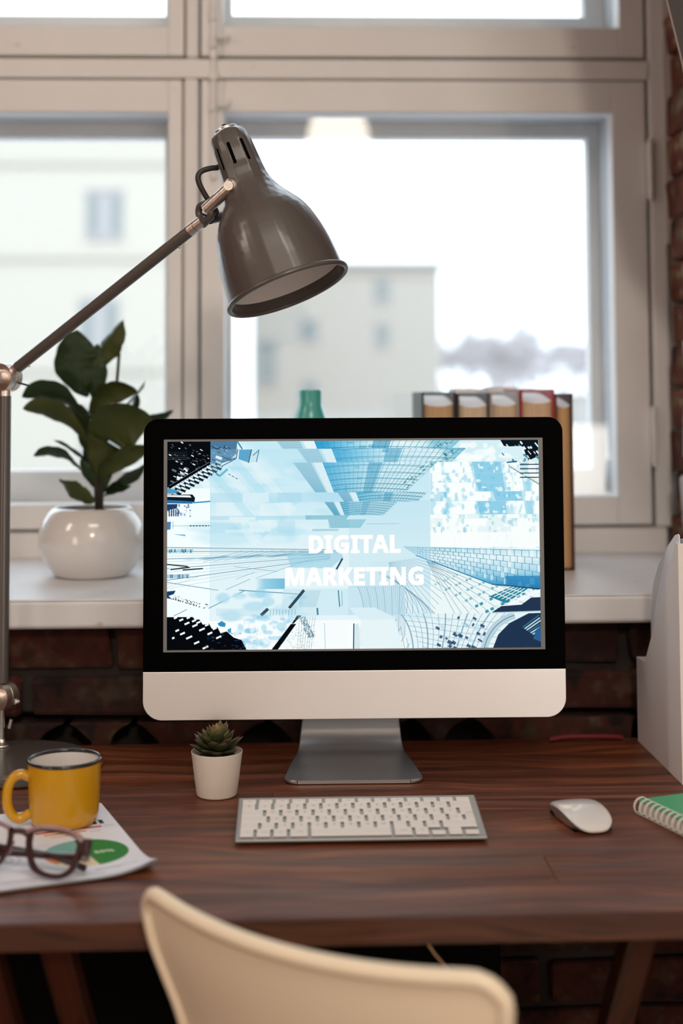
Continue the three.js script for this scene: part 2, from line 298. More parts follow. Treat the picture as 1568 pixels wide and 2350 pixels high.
// ================================================================ OUTSIDE
const ground = structure('street_ground'); part('ground_surface', new THREE.PlaneGeometry(600, 300).rotateX(-Math.PI / 2).translate(0, -6, -155), M.ground, ground);
function building(label, x0, x1, y1, z, depth, mat, windows, bands) {
  const b = thing('apartment_building', label, 'building', [(x0 + x1) / 2, -6, z]); const cx = (x0 + x1) / 2;
  part('facade', box(x0 - cx, x1 - cx, 0, y1 + 6, -depth, 0, 0.05), mat, b);
  part('roof', box(x0 - cx - 0.25, x1 - cx + 0.25, y1 + 6, y1 + 6.22, -depth - 0.2, 0.25, 0.05), M.facadeTrim, b);
  for (const y of bands) part('ledge', box(x0 - cx, x1 - cx, y + 6, y + 6.22, 0, 0.12, 0.03), mat, b);
  for (const [wx0, wx1, wy0, wy1, n] of windows) {
    const w = part('window', merge([box(wx0 - cx, wx1 - cx, wy0 + 5.92, wy0 + 6, 0, 0.09, 0.02), box(wx0 - cx, wx1 - cx, wy1 + 6, wy1 + 6.08, 0, 0.06, 0.02), box(wx0 - cx, wx1 - cx, wy0 + 6, wy1 + 6, -0.05, 0.012, 0.01)]), M.facadeTrim, b);
    const pw = (wx1 - wx0) * (n === 2 ? 0.27 : 0.84);
    for (let k = 0; k < n; k++) { const c = n === 2 ? (k ? wx1 - pw * 0.75 : wx0 + pw * 0.75) : (wx0 + wx1) / 2; part('pane', box(c - pw / 2 - cx, c + pw / 2 - cx, wy0 + 6.1, wy1 + 5.9, 0, 0.03, 0.005), M.windowGlass, w); }
  }
}
building('pale cream apartment building with paired windows filling the left window panes', -26, -2.5, 9.9, -45, 12, M.facade,
  [[-6.37, -5.13, 6.15, 7.60, 2], [-6.55, -5.25, 2.64, 4.15, 2], [-10.6, -9.35, 6.15, 7.60, 2], [-10.6, -9.35, 2.64, 4.15, 2], [-6.45, -5.2, -0.8, 0.7, 2]], [8.45, 5.45, 1.9]);
building('smaller flat roofed building seen in the middle of the right window pane', -1.5, 6.5, 6.55, -60, 9, M.facadeFar,
  [[3.65, 4.4, 5.05, 6.0, 1], [3.7, 4.35, 3.2, 4.1, 1], [0.55, 1.35, 3.4, 4.25, 1], [-1.3, -0.4, 1.6, 3.4, 1], [0.6, 1.3, 0.9, 1.7, 1]], [6.2]);
building('long low pale building beyond the bare trees on the right', 4, 40, 0.9, -140, 9, M.facadeFar, [[8, 10, -1, 0.2, 1], [14, 16, -1, 0.2, 1], [20, 22, -1, 0.2, 1]], []);
function bareTree(label, x, z, top, spread) {
  const t = thing('bare_tree', label, 'tree', [x, -6, z], 0); const H = top + 6;
  const limbs = [], tips = [];
  (function grow(p, d, len, r, depth) {
    const q = p.clone().addScaledVector(d, len); limbs.push(rod(p, q, r, r * 0.7, 6));
    if (depth === 0) { tips.push(q); return; }
    const n = 3;
    for (let i = 0; i < n; i++) { const e = d.clone().add(V(rr(-1, 1) * spread, rr(-0.2, 0.5), rr(-1, 1) * spread)).normalize(); grow(q, e, len * rr(0.6, 0.8), r * 0.62, depth - 1); }
  })(V(0, 0, 0), V(0, 1, 0), H * 0.33, 0.22, 4);
  const grown = H / Math.max(...tips.map((p) => p.y)); part('trunk', merge(limbs).scale(1, grown, 1), M.hazyTwig, t);
  const tw = [];
  for (const p of tips) for (let i = 0; i < 12; i++) { const q = p.clone().add(V(rr(-0.7, 0.7), rr(-0.4, 0.6), rr(-0.7, 0.7))); tw.push(rod(p, q, 0.04, 0.02, 3)); }
  const c = part('twigs', merge(tw).scale(1, grown, 1), M.hazyTwig, t); c.userData.kind = 'stuff';
}
for (const [label, px, d, top] of [
  ['bare grey tree just right of the small flat roofed building', 9.33, 77, 5.0], ['second bare tree to the right of the small flat roofed building', 11.6, 85, 4.9],
  ['bare tree with the highest crown above the red book', 16.1, 93, 5.6], ['bare tree seen above the middle book of the row', 15.3, 101, 5.2],
  ['bare tree seen above the rightmost book', 20.9, 109, 4.9], ['bare tree furthest right outside the right window pane', 24.2, 117, 4.8], ['faint bare tree furthest away behind the others', 20.2, 125, 5.8]]) bareTree(label, px, -d, top, 0.55);

// ================================================================ DESK
const DZ0 = -2.035, DZ1 = -1.363, DY = 0.75;
{
  const d = thing('desk', 'dark brown wooden plank desk on splayed trestle legs below the window', 'desk', [0, 0, -1.7]);
  const n = 8, w = (DZ1 - DZ0) / n;
  for (let i = 0; i < n; i++) {
    const z0 = DZ0 + i * w + 1.7, cuts = [-1.05, i === 6 ? 0.27 : i === 7 ? -0.75 : rr(-0.6, 0.55) - (i % 2) * 0.35, 1.05];
    for (let k = 0; k < 2; k++) {
      const g = new RoundedBoxGeometry(cuts[k + 1] - cuts[k] - 0.0003, 0.0255, w - 0.0002, 2, 0.0009); g.translate((cuts[k] + cuts[k + 1]) / 2, DY - 0.01275, z0 + w / 2);
      part('plank', boxUV(g, 1, i * 0.37 + k * 0.51, i * 0.123 + k * 0.31), deskWoods[(i * 2 + k * 3 + (i > 4 ? 1 : 0)) % 4], d);
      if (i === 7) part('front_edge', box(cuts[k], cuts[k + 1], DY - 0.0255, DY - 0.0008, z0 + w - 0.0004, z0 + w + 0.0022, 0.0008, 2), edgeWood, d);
    }
  }
  for (const [t, b] of [[[-0.2312, 0.7245, -1.4342], [-0.1345, 0, -1.8394]], [[-0.299, 0.7245, -1.4252], [-0.2172, 0, -1.8209]], [[0.358, 0.7245, -1.4465], [0.2862, 0, -1.8521]], [[0.50, 0.7245, -1.4465], [0.428, 0, -1.8521]]]) {
    const a = V(t[0], t[1], t[2] + 1.7), c = V(b[0], b[1], b[2] + 1.7), dir = c.clone().sub(a), L = dir.length(), g = new RoundedBoxGeometry(0.030, L, 0.030, 2, 0.004);
    boxUV(g, 1); { const uv = g.attributes.uv; for (let i = 0; i < uv.count; i++) uv.setXY(i, uv.getY(i), uv.getX(i)); }
    g.applyQuaternion(new THREE.Quaternion().setFromUnitVectors(V(0, -1, 0), dir.clone().normalize())); g.translate((a.x + c.x) / 2, (a.y + c.y) / 2, (a.z + c.z) / 2);
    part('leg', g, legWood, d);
  }
  for (const [x0, x1, y] of [[-0.295, -0.236, 0.708], [0.36, 0.50, 0.706]]) part('trestle_brace', rod(V(x0, y + (x0 > 0 ? 0 : 0.002), 0.255), V(x1, y + (x0 > 0 ? 0.01 : -0.002), 0.255), 0.006, 0.006, 10), M.blackSteel, d);
}
{
  const b = thing('black_board', 'large black board leaning on the brick wall under the desk', 'board', [-0.13, 0, -1.97]);
  part('panel', box(-0.45, 0.416, 0.0, 0.68, -0.012, 0.012, 0.003), M.black, b);
}
tag(part('power_cord', tube([V(0.150, 0.655, -1.6), V(0.1544, 0.633, -1.6), V(0.170, 0.613, -1.6), V(0.184, 0.594, -1.6), V(0.20, 0.55, -1.61), V(0.205, 0.4, -1.65), V(0.21, 0.01, -1.75)], 0.0026, 60, 8), M.beige, scene), 'thin beige cord hanging under the desk before the black board', 'cord');
tag(part('red_strap', tube([V(0.365, 0.754, -2.012), V(0.39, 0.757, -2.014), V(0.42, 0.7575, -2.012), V(0.45, 0.756, -2.016), V(0.47, 0.7535, -2.02)], 0.0038, 30, 8), M.red, scene), 'dark red strap lying along the back edge of the desk', 'strap');

// ================================================================ COMPUTER
const CX = 0.0838;
const SCREEN = canvasTexture(1874, 1052, drawScreen);
{
  const c = thing('desktop_computer', 'large silver and black all-in-one computer showing the words DIGITAL MARKETING', 'computer', [CX, DY, -1.80], -1.1 * Math.PI / 180);
  const y = (v) => v - DY, L = -0.264, R = 0.264, yb = y(0.8339), ym = y(0.8937), yt = y(1.2075);
  const s1 = roundRect(new THREE.Shape(), L, ym, R, yt, [0, 0, 0.0185, 0.0185]), s2 = roundRect(new THREE.Shape(), L, yb, R, ym - 0.0003, [0.024, 0.024, 0, 0]);
  const g1 = extrude(s1, 0.004, 0.0006, 24); g1.translate(0, 0, -0.0046); part('bezel', g1, M.bezel, c);
  const g2 = extrude(s2, 0.004, 0.0006, 24); g2.translate(0, 0, -0.0046); part('chin', boxUV(g2, 4), M.aluminium, c);
  const bo = box(-0.2388, 0.2385, y(0.9177), y(1.1816), 0.0002, 0.0011, 0.0003); part('screen_border', bo, M.border, c);
  const scr = new THREE.PlaneGeometry(0.4672, 0.2585); scr.translate(-0.0006, y(1.04965), 0.0014);
  part('screen', scr, phys({ color: rgb(0, 0, 0), roughness: 0.5, specularIntensity: 0.03, emissive: rgb(1, 1, 1), emissiveMap: SCREEN, emissiveIntensity: 1 }), c, 'lit screen with a blue city picture and white lettering');
  // swollen back shell
  part('back_shell', surface((u, v) => {
    const a = u * 2 * Math.PI, k = v < 0.12 ? 1 : 1 - 0.97 * Math.pow((v - 0.12) / 0.88, 1.4), z = -0.005 - (v < 0.12 ? v * 0.03 : 0.0036 + 0.05 * Math.sin((v - 0.12) / 0.88 * Math.PI / 2));
    const n = 9, ca = Math.cos(a), sa = Math.sin(a), q = Math.pow(Math.pow(Math.abs(ca), n) + Math.pow(Math.abs(sa), n), -1 / n);
    return V(0.2635 * q * ca * k, (yb + yt) / 2 + (yt - yb) / 2 * 0.998 * q * sa * k, z);
  }, 96, 14), M.aluminium, c);
  // stand: one bent plate, foot and neck
  const prof = [], add = (z, h) => prof.push([z, h]);
  for (let i = 0; i <= 24; i++) add(-0.014 - 0.138 * i / 24, 0.0035);
  for (let i = 1; i <= 12; i++) { const t = i / 12 * 1.72; add(-0.152 - 0.026 * Math.sin(t), 0.0035 + 0.026 * (1 - Math.cos(t))); }
  { const [z, h] = prof[prof.length - 1]; for (let i = 1; i <= 12; i++) add(z + 0.117 * i / 12, h + 0.175 * i / 12); }
  let len = [0]; for (let i = 1; i < prof.length; i++) len.push(len[i - 1] + Math.hypot(prof[i][0] - prof[i - 1][0], prof[i][1] - prof[i - 1][1]));
  const halfW = (s) => { const r = 0.017, full = s < 0.16 ? 0.0875 - 0.0185 * Math.pow(s / 0.16, 1.25) : 0.069 - 0.008 * Math.min(1, (s - 0.16) / 0.08); return s < r ? full - (r - Math.sqrt(Math.max(0, r * r - (r - s) * (r - s)))) : full; };
  const fine = (u) => u < 0.3 ? Math.pow(u / 0.3, 2) * 0.02 : 0.02 + (u - 0.3) / 0.7 * (len[len.length - 1] - 0.02);
  const at = (s) => { let i = 1; while (i < len.length - 1 && len[i] < s) i++; const t = Math.min(1, Math.max(0, (s - len[i - 1]) / (len[i] - len[i - 1]))); const a = prof[i - 1], b = prof[i], dz = b[0] - a[0], dh = b[1] - a[1], l = Math.hypot(dz, dh); return { z: a[0] + dz * t, h: a[1] + dh * t, nz: dh / l, nh: -dz / l }; };
  const face = (side) => surface((u, v) => { const s = fine(v), p = at(s), w = halfW(s) * (2 * u - 1); return V(w, p.h + side * p.nh * 0.0022, p.z + side * p.nz * 0.0022); }, 24, 70);
  const edge = (side) => surface((u, v) => { const s = fine(v), p = at(s), w = halfW(s) * side; const t = 2 * u - 1; return V(w + side * 0.0012 * (1 - t * t), p.h + t * p.nh * 0.0022, p.z + t * p.nz * 0.0022); }, 4, 70);
  const front = surface((u, v) => { const p = at(0), w = halfW(0) * (2 * u - 1); return V(w, p.h + (2 * v - 1) * 0.0022, p.z + 0.0006); }, 10, 2);
  const st = merge([face(1), face(-1), edge(1), edge(-1), front]);
  const m = std({ color: rgb(0.50, 0.505, 0.52), metalness: 0.9, roughness: 0.42, side: THREE.DoubleSide });
  part('stand', st, m, c).position.x = -0.0015;
}
function drawScreen(ctx, W, H) {
  const k = W / 851; ctx.scale(k, k); ctx.translate(-388.5, -1012);
  let sd = 5; const R = () => { sd = (sd * 1664525 + 1013904223) >>> 0; return sd / 4294967296; }, A = (a, b) => a + (b - a) * R();
  const poly = (pts, fill) => { ctx.beginPath(); pts.forEach(([x, y], i) => i ? ctx.lineTo(x, y) : ctx.moveTo(x, y)); ctx.closePath(); ctx.fillStyle = fill; ctx.fill(); };
  const line = (x0, y0, x1, y1, c, w) => { ctx.beginPath(); ctx.moveTo(x0, y0); ctx.lineTo(x1, y1); ctx.strokeStyle = c; ctx.lineWidth = w; ctx.stroke(); };
  const clip = (x0, y0, x1, y1, f) => { ctx.save(); ctx.beginPath(); ctx.rect(x0, y0, x1 - x0, y1 - y0); ctx.clip(); f(); ctx.restore(); };
  const clipPoly = (pts, f) => { ctx.save(); ctx.beginPath(); pts.forEach(([x, y], i) => i ? ctx.lineTo(x, y) : ctx.moveTo(x, y)); ctx.closePath(); ctx.clip(); f(); ctx.restore(); };
  const blob = (x, y, rx, ry, c) => { ctx.save(); ctx.translate(x, y); ctx.scale(rx, ry); const g = ctx.createRadialGradient(0, 0, 0, 0, 0, 1); g.addColorStop(0, c); g.addColorStop(0.6, c); g.addColorStop(1, c.replace(/[\d.]+\)$/, '0)')); ctx.fillStyle = g; ctx.fillRect(-1, -1, 2, 2); ctx.restore(); };
  const sky = ctx.createLinearGradient(0, 1012, 0, 1490); sky.addColorStop(0, '#c3eaf5'); sky.addColorStop(0.3, '#d8f2f8'); sky.addColorStop(0.52, '#f0fbfb'); sky.addColorStop(1, '#fbffff');
  ctx.fillStyle = sky; ctx.fillRect(380, 1000, 870, 500);
  ctx.fillStyle = '#f4feff'; ctx.fillRect(380, 1120, 107, 300);
  // clouds left and centre
  for (let i = 0; i < 46; i++) blob(A(490, 800), A(1030, 1240), A(30, 90), A(8, 26), R() < 0.5 ? 'rgba(150,214,236,0.28)' : 'rgba(246,253,252,0.42)');
  ctx.save(); ctx.translate(560, 1130); ctx.rotate(-0.7); for (let i = 0; i < 5; i++) { ctx.fillStyle = i % 2 ? 'rgba(160,218,238,.35)' : 'rgba(245,253,252,.5)'; ctx.fillRect(-60 + i * 28, -80, 18, 190); } ctx.restore();
  for (const [x, y, w, h, c] of [[487, 1131, 320, 22, 'rgba(180,222,238,.55)'], [560, 1131, 60, 22, 'rgba(245,252,252,.7)'], [500, 1153, 40, 30, 'rgba(240,251,251,.7)'], [600, 1155, 70, 30, 'rgba(247,253,252,.7)'], [640, 1131, 55, 22, 'rgba(170,218,236,.6)'], [487, 1184, 230, 9, 'rgba(160,212,228,.5)'], [530, 1186, 60, 8, 'rgba(248,254,253,.8)'], [575, 1196, 50, 24, 'rgba(246,253,252,.75)'], [640, 1195, 40, 30, 'rgba(170,216,232,.4)'], [487, 1200, 70, 14, 'rgba(180,222,236,.45)'], [520, 1215, 90, 8, 'rgba(240,250,250,.6)']]) { ctx.fillStyle = c; ctx.fillRect(x, y, w, h); }
  // right sky: white cloud torn into bands over blue
  ctx.fillStyle = '#bfe5f1'; ctx.fillRect(989, 1062, 260, 132); ctx.fillStyle = '#d2eff6'; ctx.fillRect(989, 1012, 260, 50);
  for (let i = 0; i < 26; i++) blob(A(1050, 1200), A(1020, 1060), A(6, 26), A(4, 12), 'rgba(250,255,253,.7)');
  for (let b = 0; b < 9; b++) { const y0 = [1062, 1088, 1110, 1131, 1153, 1184, 1193, 1212, 1230][b], y1 = [1088, 1110, 1131, 1153, 1184, 1193, 1212, 1230, 1262][b], o = [0, 0, 0, 36, -4, -30, 12, -8, 0][b];
    clip(989, y0, 1242, y1, () => {
      if (b > 4) { ctx.fillStyle = '#e6f5f6'; ctx.fillRect(989, y0, 260, y1 - y0); }
      for (const [x, w] of [[996, 10], [1008, 8], [1034, 16], [1048, 14], [1060, 16], [1074, 10], [1166, 7], [1182, 9], [1196, 7], [1226, 14]]) for (let i = 0; i < 7; i++) blob(x + o + A(-5, 5) + (y0 - 1062) * 0.16, A(y0 - 6, y1 + 6), w * A(0.6, 1.1), A(9, 20), 'rgba(249,255,254,.85)');
      if (b < 5) { const x0 = 1090 + (y0 - 1062) * 0.16 + o; poly([[x0 - 4, y0], [x0 + 62, y0], [x0 + 64, y1], [x0 + 3, y1]], 'rgba(140,206,232,.9)'); poly([[x0 + 104, y0], [x0 + 122, y0], [x0 + 126, y1], [x0 + 108, y1]], 'rgba(150,212,234,.65)'); }
      for (let i = 0; i < 16; i++) blob(A(990, 1240), A(y0, y1), A(2, 6), A(4, 14), b > 4 ? 'rgba(140,204,222,.45)' : 'rgba(110,192,222,.4)');
      for (let i = 0; i < 14; i++) blob(A(990, 1240), A(y0, y1), A(2, 8), A(2, 8), 'rgba(252,255,255,.7)');
    }); }
  ctx.fillStyle = 'rgba(250,255,254,.9)'; ctx.fillRect(990, 1225, 250, 34);
  // hanging glass tower in torn strips
  const vx = 812, vy = 1247, X = (x, y) => vx + (x - vx) * (vy - y) / (vy - 1062);
  const tower = () => {
    const g = ctx.createLinearGradient(745, 0, 1000, 0); g.addColorStop(0, '#36a3d4'); g.addColorStop(0.22, '#86cde8'); g.addColorStop(0.42, '#c9ebf4'); g.addColorStop(0.75, '#e2f5f9'); g.addColorStop(0.92, '#d2eef4'); g.addColorStop(1, '#8fcbde');
    poly([[X(742, 1000), 1000], [X(1006, 1000), 1000], [X(1006, 1200), 1200], [X(742, 1200), 1200]], g);
    clipPoly([[X(742, 1000), 1000], [X(1006, 1000), 1000], [X(1006, 1200), 1200], [X(742, 1200), 1200]], () => {
      for (let i = 0; i < 60; i++) { const y = A(1000, 1190), x = A(742, 1000); ctx.fillStyle = x < 850 ? 'rgba(40,150,205,.32)' : 'rgba(245,253,253,.5)'; ctx.fillRect(X(x, y), y, 12 * (vy - y) / 185, A(3, 10)); }
      poly([[X(850, 1000), 1000], [X(882, 1000), 1000], [X(882, 1200), 1200], [X(850, 1200), 1200]], 'rgba(60,150,190,.6)');
      for (let i = 0; i <= 22; i++) { const x = 742 + i * 12; line(X(x, 1000), 1000, X(x, 1200), 1200, i > 10 ? 'rgba(28,110,134,.75)' : 'rgba(40,130,160,.55)', 0.9); }
      for (let y = 1000, d = 26; y < 1200; y += d, d = Math.max(5, d * 0.86)) for (const [o, w] of [[0, 1.4], [d * 0.16, 0.9], [d * 0.55, 0.45]]) { ctx.beginPath(); ctx.moveTo(X(742, y), y + o + 5); ctx.quadraticCurveTo(X(850, y), y + o - 6, X(1006, y), y + o + 5); ctx.strokeStyle = 'rgba(30,115,142,.75)'; ctx.lineWidth = w; ctx.stroke(); }
      for (let i = 0; i < 24; i++) { const y = A(1000, 1120); ctx.fillStyle = 'rgba(20,90,105,.55)'; ctx.fillRect(X(A(966, 998), y), y, 5, 4); }
    });
    clipPoly([[X(676, 1000), 1000], [X(742, 1000), 1000], [X(742, 1200), 1200], [X(676, 1200), 1200]], () => {
      ctx.fillStyle = '#cfeaf2'; ctx.fillRect(560, 1000, 240, 200);
      for (let i = 0; i < 14; i++) { const x = 676 + i * 3; line(X(x, 1000), 1000, X(x, 1200), 1200, 'rgba(30,125,165,.7)', 1.1); }
      for (let y = 1002; y < 1200; y += 4) line(560, y, 800, y + 2, 'rgba(40,130,165,.35)', 0.9);
      poly([[X(722, 1000), 1000], [X(742, 1000), 1000], [X(742, 1200), 1200], [X(722, 1200), 1200]], 'rgba(238,250,252,.8)');
    });
    line(X(742, 1000), 1000, X(742, 1200), 1200, '#f4ffff', 1.5);
  };
  for (const [y0, y1, dx, tall] of [[1012, 1030, 0, 0], [1030, 1062, 33, 0], [1062, 1131, 0, 0], [1131, 1153, 50, 0], [1153, 1184, 4, 0]]) clip(640, y0, 1150, y1, () => { ctx.translate(dx, 0); tower(); });
  const grid = (x0, x1, y0, y1, sl, n) => { poly([[x0, y0], [x1, y0], [x1 - sl, y1], [x0 + sl * 0.4, y1]], 'rgba(150,210,226,.7)'); for (let i = 0; i <= n; i++) { const x = x0 + (x1 - x0) * i / n; line(x, y0, x - sl * (i / n * 1.4 - 0.4), y1, 'rgba(30,120,145,.7)', 0.8); } for (let y = y0; y <= y1; y += 3) line(x0, y, x1 - sl * (y - y0) / (y1 - y0), y, 'rgba(30,120,145,.6)', 0.7); };
  grid(704, 803, 1184, 1193, 6, 24); grid(756, 842, 1194, 1213, 14, 22); ctx.fillStyle = 'rgba(120,180,200,.55)'; ctx.fillRect(719, 1215, 60, 5); line(842, 1204, 918, 1204, 'rgba(60,140,165,.7)', 1);
  // dark corner building, top left
  poly([[388, 1012], [487, 1012], [487, 1060], [392, 1117], [388, 1118]], '#06090f');
  for (let i = 0; i < 5; i++) line(388, 1036 + i * 4.2, 434, 1036 + i * 4.2, 'rgba(70,85,96,' + (0.35 + 0.1 * i) + ')', 1.6);
  ctx.save(); ctx.translate(440, 1040); ctx.rotate(0.5); for (let i = 0; i < 46; i++) { ctx.fillStyle = R() < 0.3 ? '#f5f9fa' : 'rgba(120,135,140,.6)'; ctx.fillRect(A(-52, 40), A(-24, 34), A(3, 8), A(1.4, 3)); } ctx.restore();
  clipPoly([[388, 1012], [487, 1012], [487, 1060], [388, 1118]], () => { for (let i = 0; i < 26; i++) { ctx.save(); ctx.translate(A(390, 470), A(1066, 1106)); ctx.rotate(0.45); ctx.fillStyle = R() < 0.4 ? '#f7fbfb' : 'rgba(140,170,175,.7)'; ctx.fillRect(0, 0, A(4, 13), A(2, 5)); ctx.restore(); } });
  line(392, 1118, 486, 1062, '#000308', 6); line(392, 1114, 484, 1060, '#8c9499', 1);
  poly([[487, 1012], [548, 1012], [546, 1040], [535, 1052], [505, 1062], [487, 1064]], '#4b7ba0'); for (let i = 0; i < 26; i++) { ctx.fillStyle = R() < 0.5 ? 'rgba(20,50,75,.55)' : 'rgba(190,220,228,.55)'; ctx.save(); ctx.translate(A(489, 540), A(1014, 1052)); ctx.rotate(0.5); ctx.fillRect(0, 0, A(4, 18), A(1, 4)); ctx.restore(); }
  poly([[500, 1044], [514, 1049], [512, 1055], [498, 1050]], '#f4fafa'); line(549, 1030, 546, 1050, '#12304a', 2); line(546, 1050, 505, 1063, '#1d4763', 2.4); line(545, 1052, 500, 1076, '#2d6f92', 2.4);
  poly([[553, 1031], [581, 1031], [574, 1061], [551, 1053]], '#3f93c4'); line(581, 1031, 574, 1062, '#0e2a40', 2); poly([[583, 1031], [598, 1031], [592, 1060], [577, 1061]], '#cfe9ef'); line(598, 1031, 592, 1060, '#2a6f9a', 2); line(584, 1045, 596, 1034, '#2a6f9a', 2); line(548, 1012, 560, 1030, '#3a82aa', 3);
  for (let i = 0; i < 11; i++) { const x = 400 + i * 10.2, y = 1122 - i * 6.3; ctx.save(); ctx.translate(x, y); ctx.rotate(0.42); ctx.fillStyle = '#0d1c2b'; ctx.fillRect(-2, 2, 12, 6); ctx.fillRect(4, 9, 12, 6); ctx.fillStyle = i > 8 ? '#a8d8e8' : '#eef9fa'; ctx.fillRect(-4, -3, 14, 6); ctx.fillRect(3, 5, 13, 5); ctx.strokeStyle = '#1b3a4d'; ctx.lineWidth = 0.8; ctx.strokeRect(-4, -3, 14, 6); ctx.strokeRect(3, 5, 13, 5); ctx.restore(); }
  line(508, 1092, 526, 1076, '#58acc9', 5); line(508, 1092, 500, 1086, '#2f86b4', 4); for (let i = 0; i < 3; i++) line(528 + i * 8, 1087 + i * 4.5, 533 + i * 8, 1090 + i * 4.5, '#1c4254', 1.6);
  poly([[388, 1118], [418, 1126], [405, 1132], [388, 1132]], '#4f9cc4'); poly([[388, 1134], [446, 1134], [452, 1142], [450, 1152], [388, 1148]], '#0c1a26'); poly([[388, 1135], [440, 1136], [444, 1141], [388, 1139]], '#f0f6f7'); poly([[388, 1146], [448, 1150], [446, 1155], [388, 1154]], '#2f6f9f'); line(448, 1153, 487, 1150, '#3b8fbe', 3);
  for (let i = 0; i < 60; i++) { ctx.fillStyle = R() < 0.45 ? '#2c5f93' : '#d9dbe6'; ctx.fillRect(389 + Math.floor(A(0, 13)) * 4.2, 1156 + Math.floor(A(0, 9)) * 3.3, 3, 2.4); } poly([[388, 1156], [412, 1156], [410, 1166], [388, 1170]], '#20416b'); for (let i = 0; i < 5; i++) ctx.fillRect(392 + i * 5, 1168, 2.5, 16);
  poly([[388, 1197], [397, 1196], [396, 1214], [388, 1215]], '#4b7fae'); line(402, 1196, 401, 1212, '#9dc0d4', 1.6); line(402, 1206, 490, 1206, '#8a9aa6', 0.8); ctx.setLineDash([4, 3]); line(440, 1206, 484, 1206, '#27333c', 2.2); ctx.setLineDash([]); poly([[402, 1225], [430, 1226], [430, 1230], [420, 1228]], '#6fb9d4');
  // upper right corner buildings
  poly([[1152, 1012], [1239, 1012], [1239, 1050], [1216, 1060], [1204, 1030], [1160, 1026]], '#0b1620'); for (let i = 0; i < 34; i++) { ctx.save(); ctx.translate(A(1156, 1238), A(1013, 1058)); ctx.rotate(0.9); ctx.fillStyle = R() < 0.6 ? '#eaf7f9' : '#4f88a0'; ctx.fillRect(0, 0, A(5, 13), A(2, 4.5)); ctx.restore(); } poly([[1200, 1026], [1150, 1028], [1188, 1056], [1205, 1050]], '#d8f1f7');
  poly([[1166, 1064], [1239, 1106], [1239, 1116], [1168, 1072]], '#e8efe9'); for (let i = 0; i < 20; i++) line(1170 + i * 3.6, 1071 + i * 2.2, 1174 + i * 3.6, 1064 + i * 2.2 + 12, '#1d6c8e', 1); line(1166, 1064, 1190, 1062, '#1d5f7c', 3); for (let i = 0; i < 8; i++) line(1196, 1064 + i * 5, 1240, 1060 + i * 5 + 4, i % 2 ? '#1a3442' : '#e9f2f2', 2.2);
  // long panelled wall at the lower left
  for (let i = 0; i < 15; i++) { const y = 1255 + Math.pow(i / 14, 1.5) * 95; line(388, y, 760, 1263 + i * 1.6, i % 3 ? 'rgba(90,150,170,.45)' : 'rgba(30,90,115,.75)', i % 3 ? 0.8 : 1.3); }
  for (let i = 0; i < 12; i++) { const x0 = 470 + i * 24; line(x0, 1290 - i * 2, x0 + 90, 1264, 'rgba(40,110,135,.5)', 0.9); }
  for (let i = 0; i < 9; i++) { const x = 420 + i * 38, y = 1276 - i * 1.2; poly([[x, y + 8], [x + 60, y], [x + 80, y + 2], [x + 20, y + 9]], i % 2 ? 'rgba(60,130,160,.55)' : 'rgba(180,215,228,.6)'); }
  for (let i = 0; i < 15; i++) { ctx.fillStyle = R() < 0.5 ? '#2f7ba0' : '#9fd0dd'; ctx.fillRect(389 + i * 4, 1259 + (i % 2), 3, 8); ctx.fillStyle = R() < 0.5 ? '#2c5f93' : '#8fbdd0'; ctx.fillRect(389 + i * 3.4, 1317, 2.4, 9); }
  for (const [x0, y0, x1, y1] of [[388, 1294, 436, 1298], [396, 1306, 440, 1300], [424, 1307, 470, 1303]]) { poly([[x0, y0 + 6], [x1 - 14, y0], [x1, y1], [x0 + 10, y1 + 8]], '#eaf2f3'); line(x0, y0, x1, y1 + 1, '#10222c', 2.6); }
  line(388, 1335, 505, 1354, '#4d8196', 1.2); line(545, 1329, 588, 1313, 'rgba(60,130,160,.7)', 1); line(522, 1353, 577, 1329, '#5e98ad', 1.1); line(388, 1347, 460, 1322, 'rgba(120,160,175,.6)', 0.8); line(404, 1412, 434, 1397, '#47707e', 1.2); line(483, 1395, 565, 1355, '#2f6f86', 1.5); line(552, 1354, 690, 1364, '#235a6c', 1.6); line(540, 1300, 640, 1312, 'rgba(40,110,140,.6)', 1); line(590, 1327, 720, 1283, 'rgba(50,120,150,.6)', 1);
  const blue = ctx.createLinearGradient(590, 0, 660, 0); blue.addColorStop(0, 'rgba(120,195,225,0)'); blue.addColorStop(0.3, '#8fcbe2'); blue.addColorStop(1, '#5bafd3'); ctx.fillStyle = blue; ctx.fillRect(590, 1328, 66, 24);
  for (let i = 0; i < 24; i++) blob(A(510, 690), A(1360, 1415), A(12, 40), A(6, 16), R() < 0.5 ? 'rgba(130,200,228,.45)' : 'rgba(245,253,252,.5)');
  poly([[660, 1272], [780, 1262], [790, 1280], [760, 1306], [670, 1303]], 'rgba(140,200,222,.6)'); line(788, 1283, 774, 1308, '#0c1c26', 4);
  poly([[652, 1352], [800, 1352], [800, 1396], [650, 1396]], 'rgba(190,226,238,.45)'); for (let i = 0; i < 16; i++) line(692 + i * 3, 1356, 690 + i * 2.4, 1394, 'rgba(60,130,155,.5)', 0.8); line(700, 1355, 666, 1396, '#08141c', 6.5); line(778, 1356, 781, 1394, '#2f6f86', 2.6); line(786, 1358, 787, 1392, '#6c9fb0', 1.4);
  ctx.fillStyle = 'rgba(200,230,240,.55)'; ctx.fillRect(500, 1396, 310, 17); line(618, 1397, 602, 1412, '#0b1a22', 7); for (let i = 0; i < 9; i++) line(624 + i * 7, 1398, 623 + i * 7, 1412, 'rgba(50,115,140,.6)', 1.2); line(730, 1396, 731, 1412, '#2a6a80', 4);
